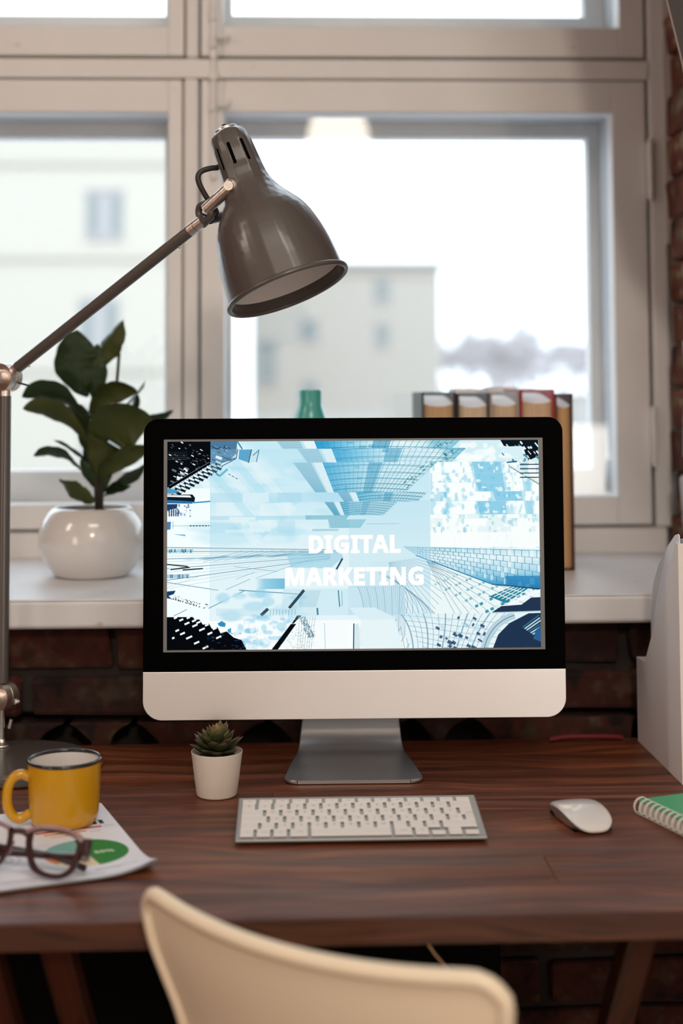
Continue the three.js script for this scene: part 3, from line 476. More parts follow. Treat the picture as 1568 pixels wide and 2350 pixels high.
  for (let i = 0; i < 60; i++) blob(A(540, 680), A(1412, 1490), A(4, 20), A(4, 14), R() < 0.55 ? 'rgba(100,190,228,.35)' : 'rgba(252,255,255,.6)'); for (let i = 0; i < 160; i++) { ctx.fillStyle = 'rgba(20,80,110,.45)'; ctx.fillRect(A(560, 700), A(1415, 1490), 1.2, 1.2); }
  poly([[684, 1413], [694, 1413], [676, 1431], [672, 1431]], '#071017'); poly([[670, 1432], [682, 1432], [640, 1490], [626, 1490]], '#060c12');
  clipPoly([[696, 1413], [800, 1413], [800, 1490], [642, 1490]], () => { ctx.fillStyle = '#f7fdfd'; ctx.fillRect(620, 1400, 200, 100); for (let i = 0; i < 7; i++) line(690 + i * 6, 1413, 684 + i * 5.2, 1490, 'rgba(70,120,140,.55)', 0.8); for (let i = 0; i < 150; i++) { ctx.fillStyle = 'rgba(50,100,120,.5)'; ctx.fillRect(A(660, 725), A(1420, 1490), 1.5, 1.2); } });
  for (let i = 0; i < 220; i++) { ctx.fillStyle = R() < 0.5 ? 'rgba(40,85,105,.55)' : 'rgba(170,200,212,.6)'; const t = R(); ctx.fillRect(692 + 22 * t + A(-7, 9), 1414 + 48 * t, 2.2, 2.2); }
  line(746, 1430, 748, 1490, 'rgba(100,160,180,.7)', 1); poly([[812, 1434], [824, 1432], [828, 1490], [811, 1490]], '#d8eaf0'); line(813, 1432, 812, 1490, '#1d4f66', 2.4); for (let i = 0; i < 9; i++) ctx.fillRect(825, 1440 + i * 5, 5, 3);
  // dark balconies at the lower left
  poly([[388, 1414.5], [447, 1414.5], [452, 1421], [462, 1420], [470, 1432], [484, 1430], [490, 1441], [503, 1438], [510, 1452], [524, 1448], [540, 1462], [558, 1468], [569, 1490], [388, 1490]], '#04070d');
  for (const [x, y, w] of [[408, 1416, 8], [421, 1421, 10], [437, 1416, 8], [434, 1429, 12], [450, 1423, 10], [452, 1434, 13], [460, 1427, 10], [468, 1443, 14], [479, 1433, 9], [486, 1452, 12], [497, 1441, 10], [515, 1448, 10], [506, 1461, 13], [424, 1452, 12], [412, 1445, 9], [439, 1461, 15], [456, 1473, 13], [476, 1484, 14], [403, 1462, 6]]) { ctx.save(); ctx.translate(x, y); ctx.rotate(-0.42); ctx.fillStyle = '#f2fbfc'; ctx.fillRect(-w / 2, -2.2, w, 4.4); ctx.restore(); }
  for (let i = 0; i < 26; i++) { ctx.fillStyle = 'rgba(40,100,150,.5)'; ctx.fillRect(A(470, 560), A(1448, 1488), A(3, 9), 2); } poly([[503, 1430], [513, 1424], [522, 1430], [520, 1438], [508, 1436]], '#2f8fc0'); poly([[526, 1444], [534, 1440], [534, 1450], [527, 1450]], '#3a9bc8');
  ctx.save(); ctx.transform(1, 0.30, -0.62, 0.8, 402, 1370); ctx.font = 'bold 17px sans-serif'; ctx.fillStyle = '#0a2a30'; ctx.fillText('Kursstr. 7', 0, 4); ctx.fillStyle = '#f6fdfd'; ctx.fillText('Kursstr. 7', 0.6, 1.4); ctx.restore(); poly([[388, 1356], [408, 1354], [404, 1362], [392, 1366], [398, 1372], [410, 1376], [388, 1371]], '#173f66');
  // glass band on the right
  const gb = ctx.createLinearGradient(0, 1258, 0, 1356); gb.addColorStop(0, '#b7e0ec'); gb.addColorStop(0.25, '#e2f4f8'); gb.addColorStop(0.6, '#a7d8ea'); gb.addColorStop(0.85, '#4ea6d0'); gb.addColorStop(1, '#1d6ea3');
  clipPoly([[925, 1256], [1241, 1266], [1241, 1358], [1130, 1344], [1050, 1312], [955, 1276]], () => {
    ctx.fillStyle = gb; ctx.fillRect(900, 1250, 350, 120);
    for (let r = 0; r < 6; r++) { ctx.beginPath(); ctx.moveTo(925, 1258 + r * 3); ctx.lineTo(1241, 1268 + r * 17); ctx.strokeStyle = 'rgba(30,110,150,.6)'; ctx.lineWidth = 1; ctx.stroke(); for (let i = 0; i < 22; i++) { const t = Math.pow(i / 22, 1.35), x = 960 + 290 * t + (r % 2) * 7, a = 1258 + r * 3 + (x - 925) / 316 * (10 + 14 * r), b = 1258 + (r + 1) * 3 + (x - 925) / 316 * (10 + 14 * (r + 1)); line(x, a, x, b, 'rgba(20,90,130,.75)', 1.1); if (R() < 0.35) { ctx.fillStyle = 'rgba(240,250,252,.55)'; ctx.fillRect(x, a, 10 * t + 2, b - a); } } }
    ctx.fillStyle = 'rgba(40,130,185,.75)'; ctx.fillRect(1160, 1326, 90, 40);
  });
  line(955, 1277, 1130, 1345, '#2a7fae', 2.6); line(1128, 1346, 1241, 1357, '#123f63', 4);
  // white rounded office block
  const fan = (n, x0, y0, x1, y1, x2, y2, c, w) => { for (let i = 0; i <= n; i++) { const t = i / n; line(x0, y0, x1 + (x2 - x1) * t, y1 + (y2 - y1) * t, c, w); } };
  poly([[850, 1292], [960, 1284], [1130, 1346], [1241, 1358], [1241, 1490], [850, 1490], [840, 1345]], '#ecf7f8');
  clipPoly([[850, 1300], [960, 1282], [1130, 1346], [1241, 1358], [1241, 1490], [850, 1490]], () => {
    fan(17, 890, 1270, 1060, 1312, 930, 1500, 'rgba(70,120,145,.55)', 1.1); fan(9, 980, 1290, 1241, 1360, 1090, 1500, 'rgba(70,120,140,.6)', 1.1);
    for (let r = 0; r < 9; r++) { ctx.beginPath(); ctx.moveTo(1070 - r * 6 - 200 + r * 12, 1318 + r * 3); ctx.quadraticCurveTo(985 + r * 8, 1340 + r * 12, 860 + r * 22, 1500); ctx.strokeStyle = 'rgba(60,105,135,.5)'; ctx.lineWidth = 1.4; ctx.stroke(); }
    for (let r = 0; r < 6; r++) for (let i = 0; i < 12; i++) { const x = 990 + r * 22 + i * (7 + r), y = 1346 + r * 13 - i * (3.0 + r * 0.55); ctx.save(); ctx.translate(x, y); ctx.rotate(-0.38); ctx.fillStyle = i % 3 ? (r > 3 ? '#2f8ba2' : '#77b4c2') : '#d9eef2'; ctx.globalAlpha = r < 1 ? 0.6 : 0.9; ctx.fillRect(0, 0, 5 + r * 0.6, 4 + r * 0.5); ctx.restore(); }
  });
  poly([[1120, 1372], [1168, 1351], [1214, 1354], [1160, 1388]], '#2a7f98'); for (let i = 0; i < 6; i++) line(1124 + i * 9, 1371 + i * 2.6, 1172 + i * 8, 1350 + i * 1.2, '#e2f3f5', 2); for (let i = 0; i < 3; i++) line(1136 + i * 14, 1364 - i * 5, 1176 + i * 14, 1381 - i * 8, '#e2f3f5', 2);
  line(1150, 1400, 1241, 1358, '#f7fcfc', 4); poly([[1128, 1409], [1150, 1395], [1196, 1392], [1218, 1376], [1241, 1375], [1241, 1408]], '#22354f'); line(1128, 1410, 1241, 1407, '#a8cfdc', 2.4);
  clipPoly([[905, 1411], [1241, 1411], [1241, 1490], [945, 1490]], () => {
    ctx.fillStyle = '#e6f4f7'; ctx.fillRect(890, 1400, 360, 100);
    for (let i = 0; i < 16; i++) { ctx.beginPath(); ctx.moveTo(920 + i * 17, 1411); ctx.quadraticCurveTo(945 + i * 13, 1440, 948 + i * 11, 1490); ctx.strokeStyle = 'rgba(80,130,160,.6)'; ctx.lineWidth = i % 3 ? 1.2 : 3; ctx.stroke(); }
    for (let r = 0; r < 8; r++) line(920 + r * 8, 1414 + r * 12, 1180, 1436 + r * 18, 'rgba(60,110,140,.5)', 1);
    for (let i = 0; i < 40; i++) { ctx.save(); ctx.translate(A(1000, 1120), A(1415, 1486)); ctx.rotate(0.55); ctx.fillStyle = R() < 0.5 ? 'rgba(30,60,95,.8)' : 'rgba(190,225,238,.8)'; ctx.fillRect(0, 0, A(4, 12), A(4, 9)); ctx.restore(); }
    ctx.beginPath(); ctx.moveTo(1110, 1490); ctx.quadraticCurveTo(1125, 1432, 1180, 1416); ctx.strokeStyle = '#b9d3df'; ctx.lineWidth = 17; ctx.stroke(); ctx.strokeStyle = '#4f7c97'; ctx.lineWidth = 1.5; ctx.stroke();
  });
  poly([[1130, 1490], [1142, 1460], [1168, 1434], [1212, 1412], [1241, 1411], [1241, 1490]], '#20344f'); for (let i = 0; i < 9; i++) line(1198 + i * 4.5, 1452 + i * 3.2 - 8, 1236 + i * 2, 1416 + i * 6, i % 3 ? '#bfe0e8' : '#2f6f8c', 3); poly([[1228, 1450], [1241, 1440], [1241, 1478], [1222, 1470]], '#2c5f93');
  // lower centre hatch
  clip(800, 1347, 930, 1490, () => { ctx.fillStyle = 'rgba(200,228,238,.75)'; ctx.fillRect(800, 1347, 140, 66); for (let i = 0; i < 32; i++) { ctx.beginPath(); ctx.moveTo(818 + i * 5, 1340); ctx.quadraticCurveTo(838 + i * 4, 1370, 842 + i * 3.6, 1460); ctx.strokeStyle = 'rgba(90,140,165,.45)'; ctx.lineWidth = i % 4 ? 1 : 2.4; ctx.stroke(); } });
  poly([[803, 1396], [860, 1396], [905, 1418], [925, 1490], [830, 1490], [828, 1424]], '#e8f5f8');
  // pale square panel and its two halves
  ctx.fillStyle = 'rgba(176,222,238,.26)'; ctx.fillRect(487, 1030, 502, 394); ctx.fillStyle = 'rgba(176,218,234,.30)'; ctx.fillRect(803, 1150, 186, 200); ctx.fillStyle = 'rgba(255,255,255,.35)'; ctx.fillRect(989, 1066, 1.5, 358); line(487, 1060, 487, 1424, 'rgba(150,205,225,.5)', 1);
  // lettering
  ctx.fillStyle = '#ffffff'; ctx.strokeStyle = '#ffffff'; ctx.lineJoin = 'round'; ctx.textBaseline = 'alphabetic';
  for (const [t, x0, x1, y0, y1] of [['DIGITAL', 707.5, 921.5, 1231, 1270], ['MARKETING', 654, 976, 1305, 1344]]) { ctx.save(); ctx.font = 'bold 100px sans-serif'; const w = ctx.measureText(t).width; ctx.translate(x0, y1); ctx.scale((x1 - x0) / w, (y1 - y0) / 71.4); ctx.lineWidth = 5; ctx.fillText(t, 0, 0); ctx.strokeText(t, 0, 0); ctx.restore(); }
}

// ================================================================ KEYBOARD
{
  const KW = 0.2755, U = 0.01826, X0 = -KW / 2 + 0.0055, tilt = 6.5 * Math.PI / 180;
  const rows = [];                                     // [row, x (in units), width, z0, z1] measured from the front edge
  const Z = [[0.0052, 0.0228], [0.0238, 0.0402], [0.0412, 0.0576], [0.0586, 0.075], [0.076, 0.0924], [0.0934, 0.1035]];
  const put = (r, list) => { let x = 0; for (const [w, t, half] of list) { rows.push([r, x, w, t, half]); x += w; } };
  put(5, ['esc', 'F1', 'F2', 'F3', 'F4', 'F5', 'F6', 'F7', 'F8', 'F9', 'F10', 'F11', 'F12', '⏏'].map((t) => [14.5 / 14, t]));
  put(4, [...'§1234567890-='].map((t) => [1, t]).concat([[1.5, '⌫']]));
  put(3, [[1.5, '⇥'], ...[...'QWERTYUIOP[]'].map((t) => [1, t])]);
  put(2, [[1.75, '⇪'], ...[...'ASDFGHJKL;\'\\'].map((t) => [1, t])]);
  put(1, [[1.25, '⇧'], ...[...'`ZXCVBNM,./'].map((t) => [1, t]), [2.25, '⇧']]);
  put(0, [[1, 'fn'], [1, 'ctrl'], [1, 'alt'], [1.25, 'cmd'], [5, ''], [1.25, 'cmd'], [1, 'alt'], [1, '◂', 1], [1, '', 2], [1, '▸', 1]]);
  const legends = canvasTexture(2048, 880, (ctx, W, H) => {
    ctx.fillStyle = '#eeebe9'; ctx.fillRect(0, 0, W, H); ctx.fillStyle = '#8f8a88'; ctx.textAlign = 'center'; ctx.textBaseline = 'middle';
    for (const [r, x, w, t] of rows) { ctx.font = (t.length > 1 ? 26 : 44) + 'px sans-serif'; ctx.fillText(t, (X0 + (x + w / 2 - 0.08) * U + KW / 2) / KW * W, H - (Z[r][0] + Z[r][1]) / 2 / 0.118 * H); }
  });
  const keyMat = phys({ map: legends, color: rgb(1, 0.99, 0.99), roughness: 0.45, clearcoat: 0.1 });
  const kb = thing('keyboard', 'slim white keyboard with a silver tray in front of the computer', 'keyboard', [0.0797, DY + 0.0005, -1.576], -0.35 * Math.PI / 180);
  const lift = (g) => { g.rotateX(tilt); g.translate(0, 0.0035, 0); return g; };
  const tr = new RoundedBoxGeometry(KW, 0.004, 0.116, 3, 0.0019); tr.translate(0, 0.001, -0.058);
  part('tray', lift(tr), M.tray, kb);
  const foot = rod(V(-KW / 2 + 0.004, 0.009, -0.108), V(KW / 2 - 0.004, 0.009, -0.108), 0.0078, 0.0078, 24); part('battery_tube', foot, M.tray, kb);
  const keyGeo = (x, w, z0, z1) => {
    const g = new RoundedBoxGeometry(w, 0.0022, z1 - z0, 2, 0.0007); g.translate(x + w / 2, 0.0045, -(z0 + z1) / 2);
    const p = g.attributes.position, uv = g.attributes.uv; for (let i = 0; i < p.count; i++) uv.setXY(i, (p.getX(i) + KW / 2) / KW, -p.getZ(i) / 0.118);
    return lift(g);
  };
  const gap = 0.0036;
  for (const [r, x, w, t, half] of rows) {
    const [z0, z1] = Z[r], kx = X0 + x * U, kw = w * U - gap;
    if (half === 1) part('key', keyGeo(kx, kw, z0, (z0 + z1) / 2 - 0.0004), keyMat, kb);
    else if (half === 2) { part('key', keyGeo(kx, kw, z0, (z0 + z1) / 2 - 0.0003), keyMat, kb); part('key', keyGeo(kx, kw, (z0 + z1) / 2 + 0.0003, z1), keyMat, kb); }
    else part('key', keyGeo(kx, kw, z0, z1), keyMat, kb);
  }
  part('key', merge([keyGeo(X0 + 13.5 * U, U - gap, Z[3][0] - 0.002, Z[3][1]), keyGeo(X0 + 13.75 * U, 0.75 * U - gap, Z[2][0], Z[2][1] + 0.002)]), keyMat, kb);
}

// ================================================================ MOUSE
{
  const m = thing('computer_mouse', 'low white wireless mouse right of the keyboard', 'mouse', [0.3335, DY, -1.649], 0.17);
  const hw = 0.0268, hl = 0.0525;
  const outline = (a) => { const n = 3.1, c = Math.cos(a), s = Math.sin(a), q = Math.pow(Math.pow(Math.abs(c), n) + Math.pow(Math.abs(s), n), -1 / n); const z = q * s, w = 1 - 0.03 * z * z; return [q * c * w, z]; };
  const H = (x, z) => 0.0065 + 0.0145 * (1 - z * z * 0.98) * (1 - 0.16 * x * x);
  const top = surface((u, v) => { const [ox, oz] = outline(u * 2 * Math.PI), k = 1 - v; const x = ox * k, z = oz * k; const e = Math.pow(k, 14) * 0.0025; return V(x * hw, H(x, z) - e, z * hl); }, 72, 24);
  const side = surface((u, v) => { const [ox, oz] = outline(u * 2 * Math.PI), h = H(ox, oz) - 0.0025; return V(ox * hw * (1 - 0.02 * (1 - v)), h - 0.002 * (1 - v), oz * hl * (1 - 0.012 * (1 - v))); }, 72, 2);
  const ms = M.whitePlastic.clone(); ms.side = THREE.DoubleSide;
  part('shell', merge([top, side]), ms, m);
  const al = M.alloy.clone(); al.side = THREE.DoubleSide;
  part('base', surface((u, v) => { const [ox, oz] = outline(u * 2 * Math.PI), h = H(ox, oz) - 0.0045; const k = v < 0.7 ? 1 - 0.13 * (v / 0.7) : 0.87 * (1 - (v - 0.7) / 0.3); return V(ox * hw * k, v < 0.7 ? h + (0.0012 - h) * (v / 0.7) : 0.0012, oz * hl * k); }, 72, 10), al, m);
  for (const s of [-1, 1]) part('foot', box(s * 0.02 - 0.002, s * 0.02 + 0.002, 0, 0.0014, -0.04, 0.04, 0.0005), M.black, m);
}

// ================================================================ DESK LAMP
{
  const B = V(-0.355, DY, -1.908), q = (x, y, z) => V(x, y, z).sub(B);
  const l = thing('desk_lamp', 'grey metal swing arm desk lamp with a bell shade and round base', 'lamp', B.toArray());
  part('base', lathe([[0, 0], [0.092, 0], [0.0955, 0.0015], [0.0962, 0.004], [0.0962, 0.0125], [0.0945, 0.0158], [0.091, 0.0165], [0, 0.0168]], 96), M.lamp, l);
  const px = -0.3855, pz = -1.968;
  part('flange', lathe([[0, 0], [0.013, 0], [0.0135, 0.0015], [0.0125, 0.0035], [0.006, 0.0045], [0.005, 0.01]], 32).translate(px - B.x, 0.0165, pz - B.z), M.metal, l);
  part('rod', rod(q(px, 0.766, pz), q(px, 0.87, pz), 0.0046, 0.0046, 20), M.steel, l);
  const th = 30 * Math.PI / 180, ax = V(-Math.sin(th), 0, Math.cos(th));
  const joint = (cy, rad) => {
    const c = q(px, cy, pz);
    part('joint', merge([rod(c.clone().addScaledVector(ax, -0.013), c.clone().addScaledVector(ax, -0.002), rad, rad, 48), rod(c.clone().addScaledVector(ax, -0.002), c.clone().addScaledVector(ax, 0.000), rad * 0.93, rad * 0.93, 48), rod(c.clone().addScaledVector(ax, 0.0), c.clone().addScaledVector(ax, 0.010), rad, rad * 0.97, 48)]), M.metal, l);
    part('knob', merge([rod(c.clone().addScaledVector(ax, 0.010), c.clone().addScaledVector(ax, 0.018), 0.0105, 0.010, 32), new THREE.SphereGeometry(0.010, 24, 12).scale(1, 1, 1).translate(c.x + ax.x * 0.016, c.y + ax.y * 0.016, c.z + ax.z * 0.016)]), M.metal, l);
  };
  joint(1.2625, 0.0195); joint(0.8325, 0.0185);
  part('post', rod(q(px, 0.851, pz), q(px, 1.238, pz), 0.0085, 0.0085, 32), M.lamp, l);
  part('collar', rod(q(px, 1.237, pz), q(px, 1.247, pz), 0.0086, 0.0086, 24), M.metal, l);
  part('lever', rod(q(px + 0.018, 1.255, pz + 0.004), q(px + 0.035, 1.2505, pz + 0.004), 0.0013), M.blackSteel, l);
  part('pin', merge([rod(q(px + 0.016, 0.8225, pz), q(px + 0.024, 0.826, pz), 0.0025), rod(q(px + 0.010, 0.79, pz), q(px + 0.013, 0.802, pz), 0.003)]), M.steel, l);
  const J = V(px, 1.2625, pz), Hn = V(-0.1035, 1.4600, -1.80), ad = Hn.clone().sub(J).normalize(), on = (t) => J.clone().addScaledVector(ad, t).sub(B), AL = Hn.distanceTo(J);
  part('arm', rod(on(0.026), on(AL - 0.026), 0.0078, 0.0078, 32), M.lamp, l);
  part('collar', rod(on(0.017), on(0.027), 0.0073, 0.0073, 24), M.metal, l);
  part('ferrule', merge([rod(on(AL - 0.027), on(AL - 0.0165), 0.0082, 0.0082, 32), rod(on(AL - 0.016), on(AL - 0.004), 0.0080, 0.0080, 32)]), M.metal, l);
  part('screw', merge([new THREE.SphereGeometry(0.0018, 10, 8).translate(...on(AL - 0.05).add(V(0.003, -0.0082, 0.001)).toArray()), new THREE.SphereGeometry(0.0018, 10, 8).translate(...on(0.045).add(V(0.003, -0.0082, 0.001)).toArray())]), M.metal, l);
  // shade frame: built hanging straight down, then turned to its axis
  const top = V(-0.0732, 1.5640, -1.806), rim = V(0.0024, 1.3655, -1.767), u = rim.clone().sub(top).normalize();
  const turn = new THREE.Quaternion().setFromUnitVectors(V(0, -1, 0), u);
  const back = camera.position.clone().sub(top.clone().add(rim).multiplyScalar(0.5)).normalize().applyQuaternion(turn.clone().invert());
  const phi = Math.atan2(back.x, back.z);              // the way towards the room, round the shade's axis
  const out = [[0.0002, 0.0105], [0.012, 0.0102], [0.0185, 0.0080], [0.0225, 0.0045], [0.0246, 0.000], [0.0256, -0.007], [0.0266, -0.02], [0.0274, -0.037], [0.0283, -0.0506], [0.0296, -0.062], [0.0325, -0.0727], [0.0372, -0.083], [0.0430, -0.0925], [0.0510, -0.104], [0.0575, -0.1138], [0.0628, -0.126], [0.0672, -0.141], [0.0704, -0.156], [0.0726, -0.171], [0.0742, -0.187], [0.0752, -0.206], [0.0758, -0.2135]];
  const smooth = (pts, n) => new THREE.SplineCurve(pts.map((p) => new THREE.Vector2(...p))).getPoints(n).map((p) => [p.x, p.y]);
  const outer = smooth(out, 70), inner = smooth(out.map(([r, y], i) => [Math.max(0.0002, r - 0.0014), y - (i < 4 ? 0.0014 : 0)]), 70).reverse();
  const shell = lathe([...outer, ...inner].reverse(), 96);
  const ev = new Evaluator(); ev.attributes = ['position', 'normal', 'uv'];
  let brush = new Brush(mergeVertices(shell)); brush.updateMatrixWorld();
  for (let k = 0; k < 9; k++) {
    const s = roundRect(new THREE.Shape(), -0.0022, -0.0445, 0.0022, -0.0135, [0.00215, 0.00215, 0.00215, 0.00215]);
    const g = new THREE.ExtrudeGeometry(s, { depth: 0.03, bevelEnabled: false, curveSegments: 8 }); g.translate(0, 0, 0.012); g.rotateY(phi + (-48 + 40 * k) * Math.PI / 180);
    const b = new Brush(g); b.updateMatrixWorld(); brush = ev.evaluate(brush, b, SUBTRACTION); brush.updateMatrixWorld();
  }
  const sg = toCreasedNormals(brush.geometry, 0.6);
  const shade = part('shade', sg, M.lamp, l, 'grey lacquered bell shade with vent slots');
  shade.position.copy(top.clone().sub(B)); shade.quaternion.copy(turn);
  const lip = new THREE.TorusGeometry(0.0772, 0.0033, 14, 120); lip.rotateX(Math.PI / 2); lip.translate(0, -0.2135, 0); part('rim', lip, M.lamp, shade);
  part('lining', lathe(smooth([...out.slice(10, 20), [0.0749, -0.2005]].map(([r, y]) => [r - 0.0024, y]), 50), 96), Object.assign(M.lampInside.clone(), { side: THREE.DoubleSide }), shade, 'pale inside of the shade');
  part('socket', merge([rod(V(0, 0.004, 0), V(0, -0.05, 0), 0.0225, 0.0225, 32), rod(V(0, -0.05, 0), V(0, -0.075, 0), 0.018, 0.018, 32)]), M.black, shade);
  part('bulb', lathe([[0.0001, -0.125], [0.012, -0.122], [0.02, -0.112], [0.0215, -0.102], [0.018, -0.09], [0.013, -0.08], [0.012, -0.072]], 32), M.whitePlastic, shade);
  part('cap', lathe([[0.0155, 0.0085], [0.0158, 0.0115], [0.0150, 0.0128], [0.010, 0.0138], [0.0085, 0.0155], [0.0001, 0.0162]], 40), M.metal, shade);
  part('nub', rod(V(0, 0.015, 0), V(0, 0.0195, 0), 0.0035, 0.003, 16), M.black, shade);
  // fork that holds the shade
  const scr = V(-0.0685, 1.4985, -1.772), fork0 = V(-0.1022, 1.4705, -1.792);
  const w = (a) => a.clone().sub(B);
  const fk = part('bracket', merge([rod(w(fork0), w(scr), 0.0078, 0.0078, 28), new THREE.SphereGeometry(0.0098, 28, 18).translate(...w(scr).toArray())]), M.metal, l, 'brushed metal fork bar');
  part('screw', rod(w(scr.clone().add(V(-0.003, -0.001, 0.0055))), w(scr.clone().add(V(-0.004, -0.0015, 0.0098))), 0.0073, 0.0062, 24), M.metal, fk);
  const kn = w(V(-0.1035, 1.4660, -1.797));
  part('knuckle', merge([new THREE.TorusGeometry(0.0105, 0.0048, 14, 40).rotateY(-0.75).rotateZ(0.3).translate(kn.x, kn.y + 0.002, kn.z), rod(w(Hn), w(V(-0.108, 1.4565, -1.805)), 0.0085, 0.0088, 24)]), M.lamp, l);
  part('lug', rod(w(V(-0.098, 1.4600, -1.803)), w(V(-0.062, 1.4745, -1.845)), 0.0068, 0.0075, 20), M.lamp, l);
  part('cable', tube([w(V(-0.088, 1.5262, -1.806)), w(V(-0.098, 1.5242, -1.80)), w(V(-0.1085, 1.5195, -1.796)), w(V(-0.112, 1.512, -1.795)), w(V(-0.1095, 1.502, -1.796)), w(V(-0.103, 1.490, -1.800)), w(V(-0.097, 1.481, -1.802)), w(V(-0.0905, 1.4725, -1.80)), w(V(-0.0895, 1.466, -1.797)), w(V(-0.0955, 1.4605, -1.795))], 0.0036, 60, 12), M.cable, l);
}

// ================================================================ MUG
{
  const m = thing('mug', 'yellow enamel style mug with a black rim standing on the printed sheet', 'mug', [-0.2545, 0.7524, -1.664]);
  const H = 0.0712;
  part('body', lathe([[0, 0.0012], [0.0295, 0.0008], [0.034, 0.0015], [0.0368, 0.005], [0.0384, 0.011], [0.0396, 0.025], [0.0406, 0.05], [0.0411, H - 0.002], [0.0408, H], [0.0392, H]], 72), M.yellow, m);
  part('inside', lathe([[0.0391, H + 0.0003], [0.0386, 0.05], [0.0378, 0.02], [0.0345, 0.0085], [0.027, 0.0055], [0, 0.005]], 72), Object.assign(M.mugInside.clone(), { side: THREE.DoubleSide }), m, 'white inside');
  const t = new THREE.TorusGeometry(0.0403, 0.0023, 14, 90); t.rotateX(Math.PI / 2); t.translate(0, H + 0.0005, 0); part('rim', t, M.rimBlack, m, 'black rim');
  const hp = [[-0.040, 0.0520], [-0.049, 0.0555], [-0.0575, 0.0530], [-0.0635, 0.0445], [-0.0655, 0.033], [-0.0642, 0.021], [-0.0585, 0.0115], [-0.050, 0.0085], [-0.0385, 0.0135]].map(([x, y]) => V(x * 0.955, y * 1.04, -x * 0.18));
  const h = tube(hp, 0.0056, 60, 16); part('handle', h, M.yellow, m);
}

// ================================================================ PRINTED SHEETS
{
  const e1 = V(0.9406, 0, -0.3395), e2 = V(0.3395, 0, 0.9406), TL = V(-0.223, 0, -1.743).addScaledVector(e1, -0.21);
  const print = canvasTexture(1050, 1325, (ctx) => {            // 5 pixels a millimetre
    ctx.scale(5, 5); ctx.fillStyle = '#f1f5ff'; ctx.fillRect(0, 0, 210, 265);
    const X = (u) => 210 - u;
    ctx.fillStyle = '#8b8b93'; ctx.font = '3px sans-serif';
    ctx.save(); ctx.translate(X(94), 89.5); ctx.rotate(-0.02); ctx.fillStyle = '#c4201a'; ctx.fillRect(0, 0, 74.5, 5); ctx.fillStyle = '#d8431f'; ctx.fillRect(0, 0, 20, 5); ctx.restore();
    ctx.fillStyle = '#e59a1f'; ctx.fillRect(X(86), 99, 47, 4.6); ctx.fillStyle = '#edc9a4'; ctx.fillRect(X(80), 109, 22, 4);
    ctx.fillStyle = '#1b1b3a'; for (const [u, v, h] of [[90, 66, 13], [82, 62, 17], [74, 58, 21], [66, 64, 15], [58, 60, 19], [50, 56, 23], [42, 63, 16], [34, 60, 19], [27, 68, 13], [19, 66, 15]]) ctx.fillRect(X(u), v, 5, h);
    const cx = X(55), cy = 176, r = 45, pie = (a, b, c) => { ctx.beginPath(); ctx.moveTo(cx, cy); ctx.arc(cx, cy, r, a, b); ctx.closePath(); ctx.fillStyle = c; ctx.fill(); };
    pie(-Math.PI / 2 - 0.1, Math.PI / 2 - 0.12, '#2f8a3a'); pie(Math.PI / 2 - 0.12, 2.5, '#f2dcbc'); pie(2.5, 3.35, '#e2862a'); pie(3.35, 3 * Math.PI / 2 - 0.1, '#86c0bd');
    ctx.fillStyle = '#eef6e4'; ctx.font = 'bold 11px sans-serif'; ctx.fillText('50%', X(47), 183); ctx.fillStyle = '#a5d0cd'; ctx.font = '8px sans-serif'; ctx.fillText('25%', X(86), 168);
    ctx.fillStyle = 'rgba(110,110,122,.55)'; for (const [u, v, w] of [[58, 232, 46], [58, 235.5, 28], [100, 232, 34], [160, 236, 50], [160, 240, 44], [160, 244, 50], [160, 251, 38], [100, 246, 50], [100, 250, 30], [190, 210, 30], [190, 215, 24], [190, 220, 28], [17, 89, 12], [36, 105, 12], [190, 150, 40], [190, 156, 34], [190, 162, 38]]) ctx.fillRect(X(u), v, w, 1.3);
    ctx.strokeStyle = 'rgba(140,140,150,.7)'; ctx.lineWidth = 0.7; ctx.beginPath(); ctx.arc(X(150), 170, 26, 0, 7); ctx.stroke(); ctx.beginPath(); ctx.arc(X(150), 170, 18, 0, 7); ctx.stroke();
  });
  const paperMat = std({ map: print, roughness: 0.75, side: THREE.DoubleSide });
  const p = thing('printed_report', 'white printed report sheet with a green pie chart under the mug', 'paper', [TL.x, DY, TL.z]);
  const curl = (a, b) => { const c = Math.max(0, (a - 0.72) / 0.28) * Math.max(0, (b - 0.70) / 0.30), e = Math.max(0, (b - 0.86) / 0.14); return 0.0022 + 0.012 * c * c + 0.0022 * e * e; };
  const sheetPt = (a, b, dy) => V(0, 0, 0).addScaledVector(e1, a * 0.21).addScaledVector(e2, b * 0.2645).add(V(0, curl(a, b) + dy, 0));
  const g = surface((u, v) => sheetPt(u, v, 0), 40, 40); { const uv = g.attributes.uv; for (let i = 0; i < uv.count; i++) uv.setY(i, 1 - uv.getY(i)); }
  part('top_sheet', g, paperMat, p);
  const pm = M.paper.clone(); pm.side = THREE.DoubleSide;
  for (let k = 1; k <= 3; k++) part('under_sheet', surface((u, v) => sheetPt(u, v, -0.0005 * k - 0.25 * (curl(u, v) - 0.0022) * k * 0.2), 30, 30), pm, p);
}

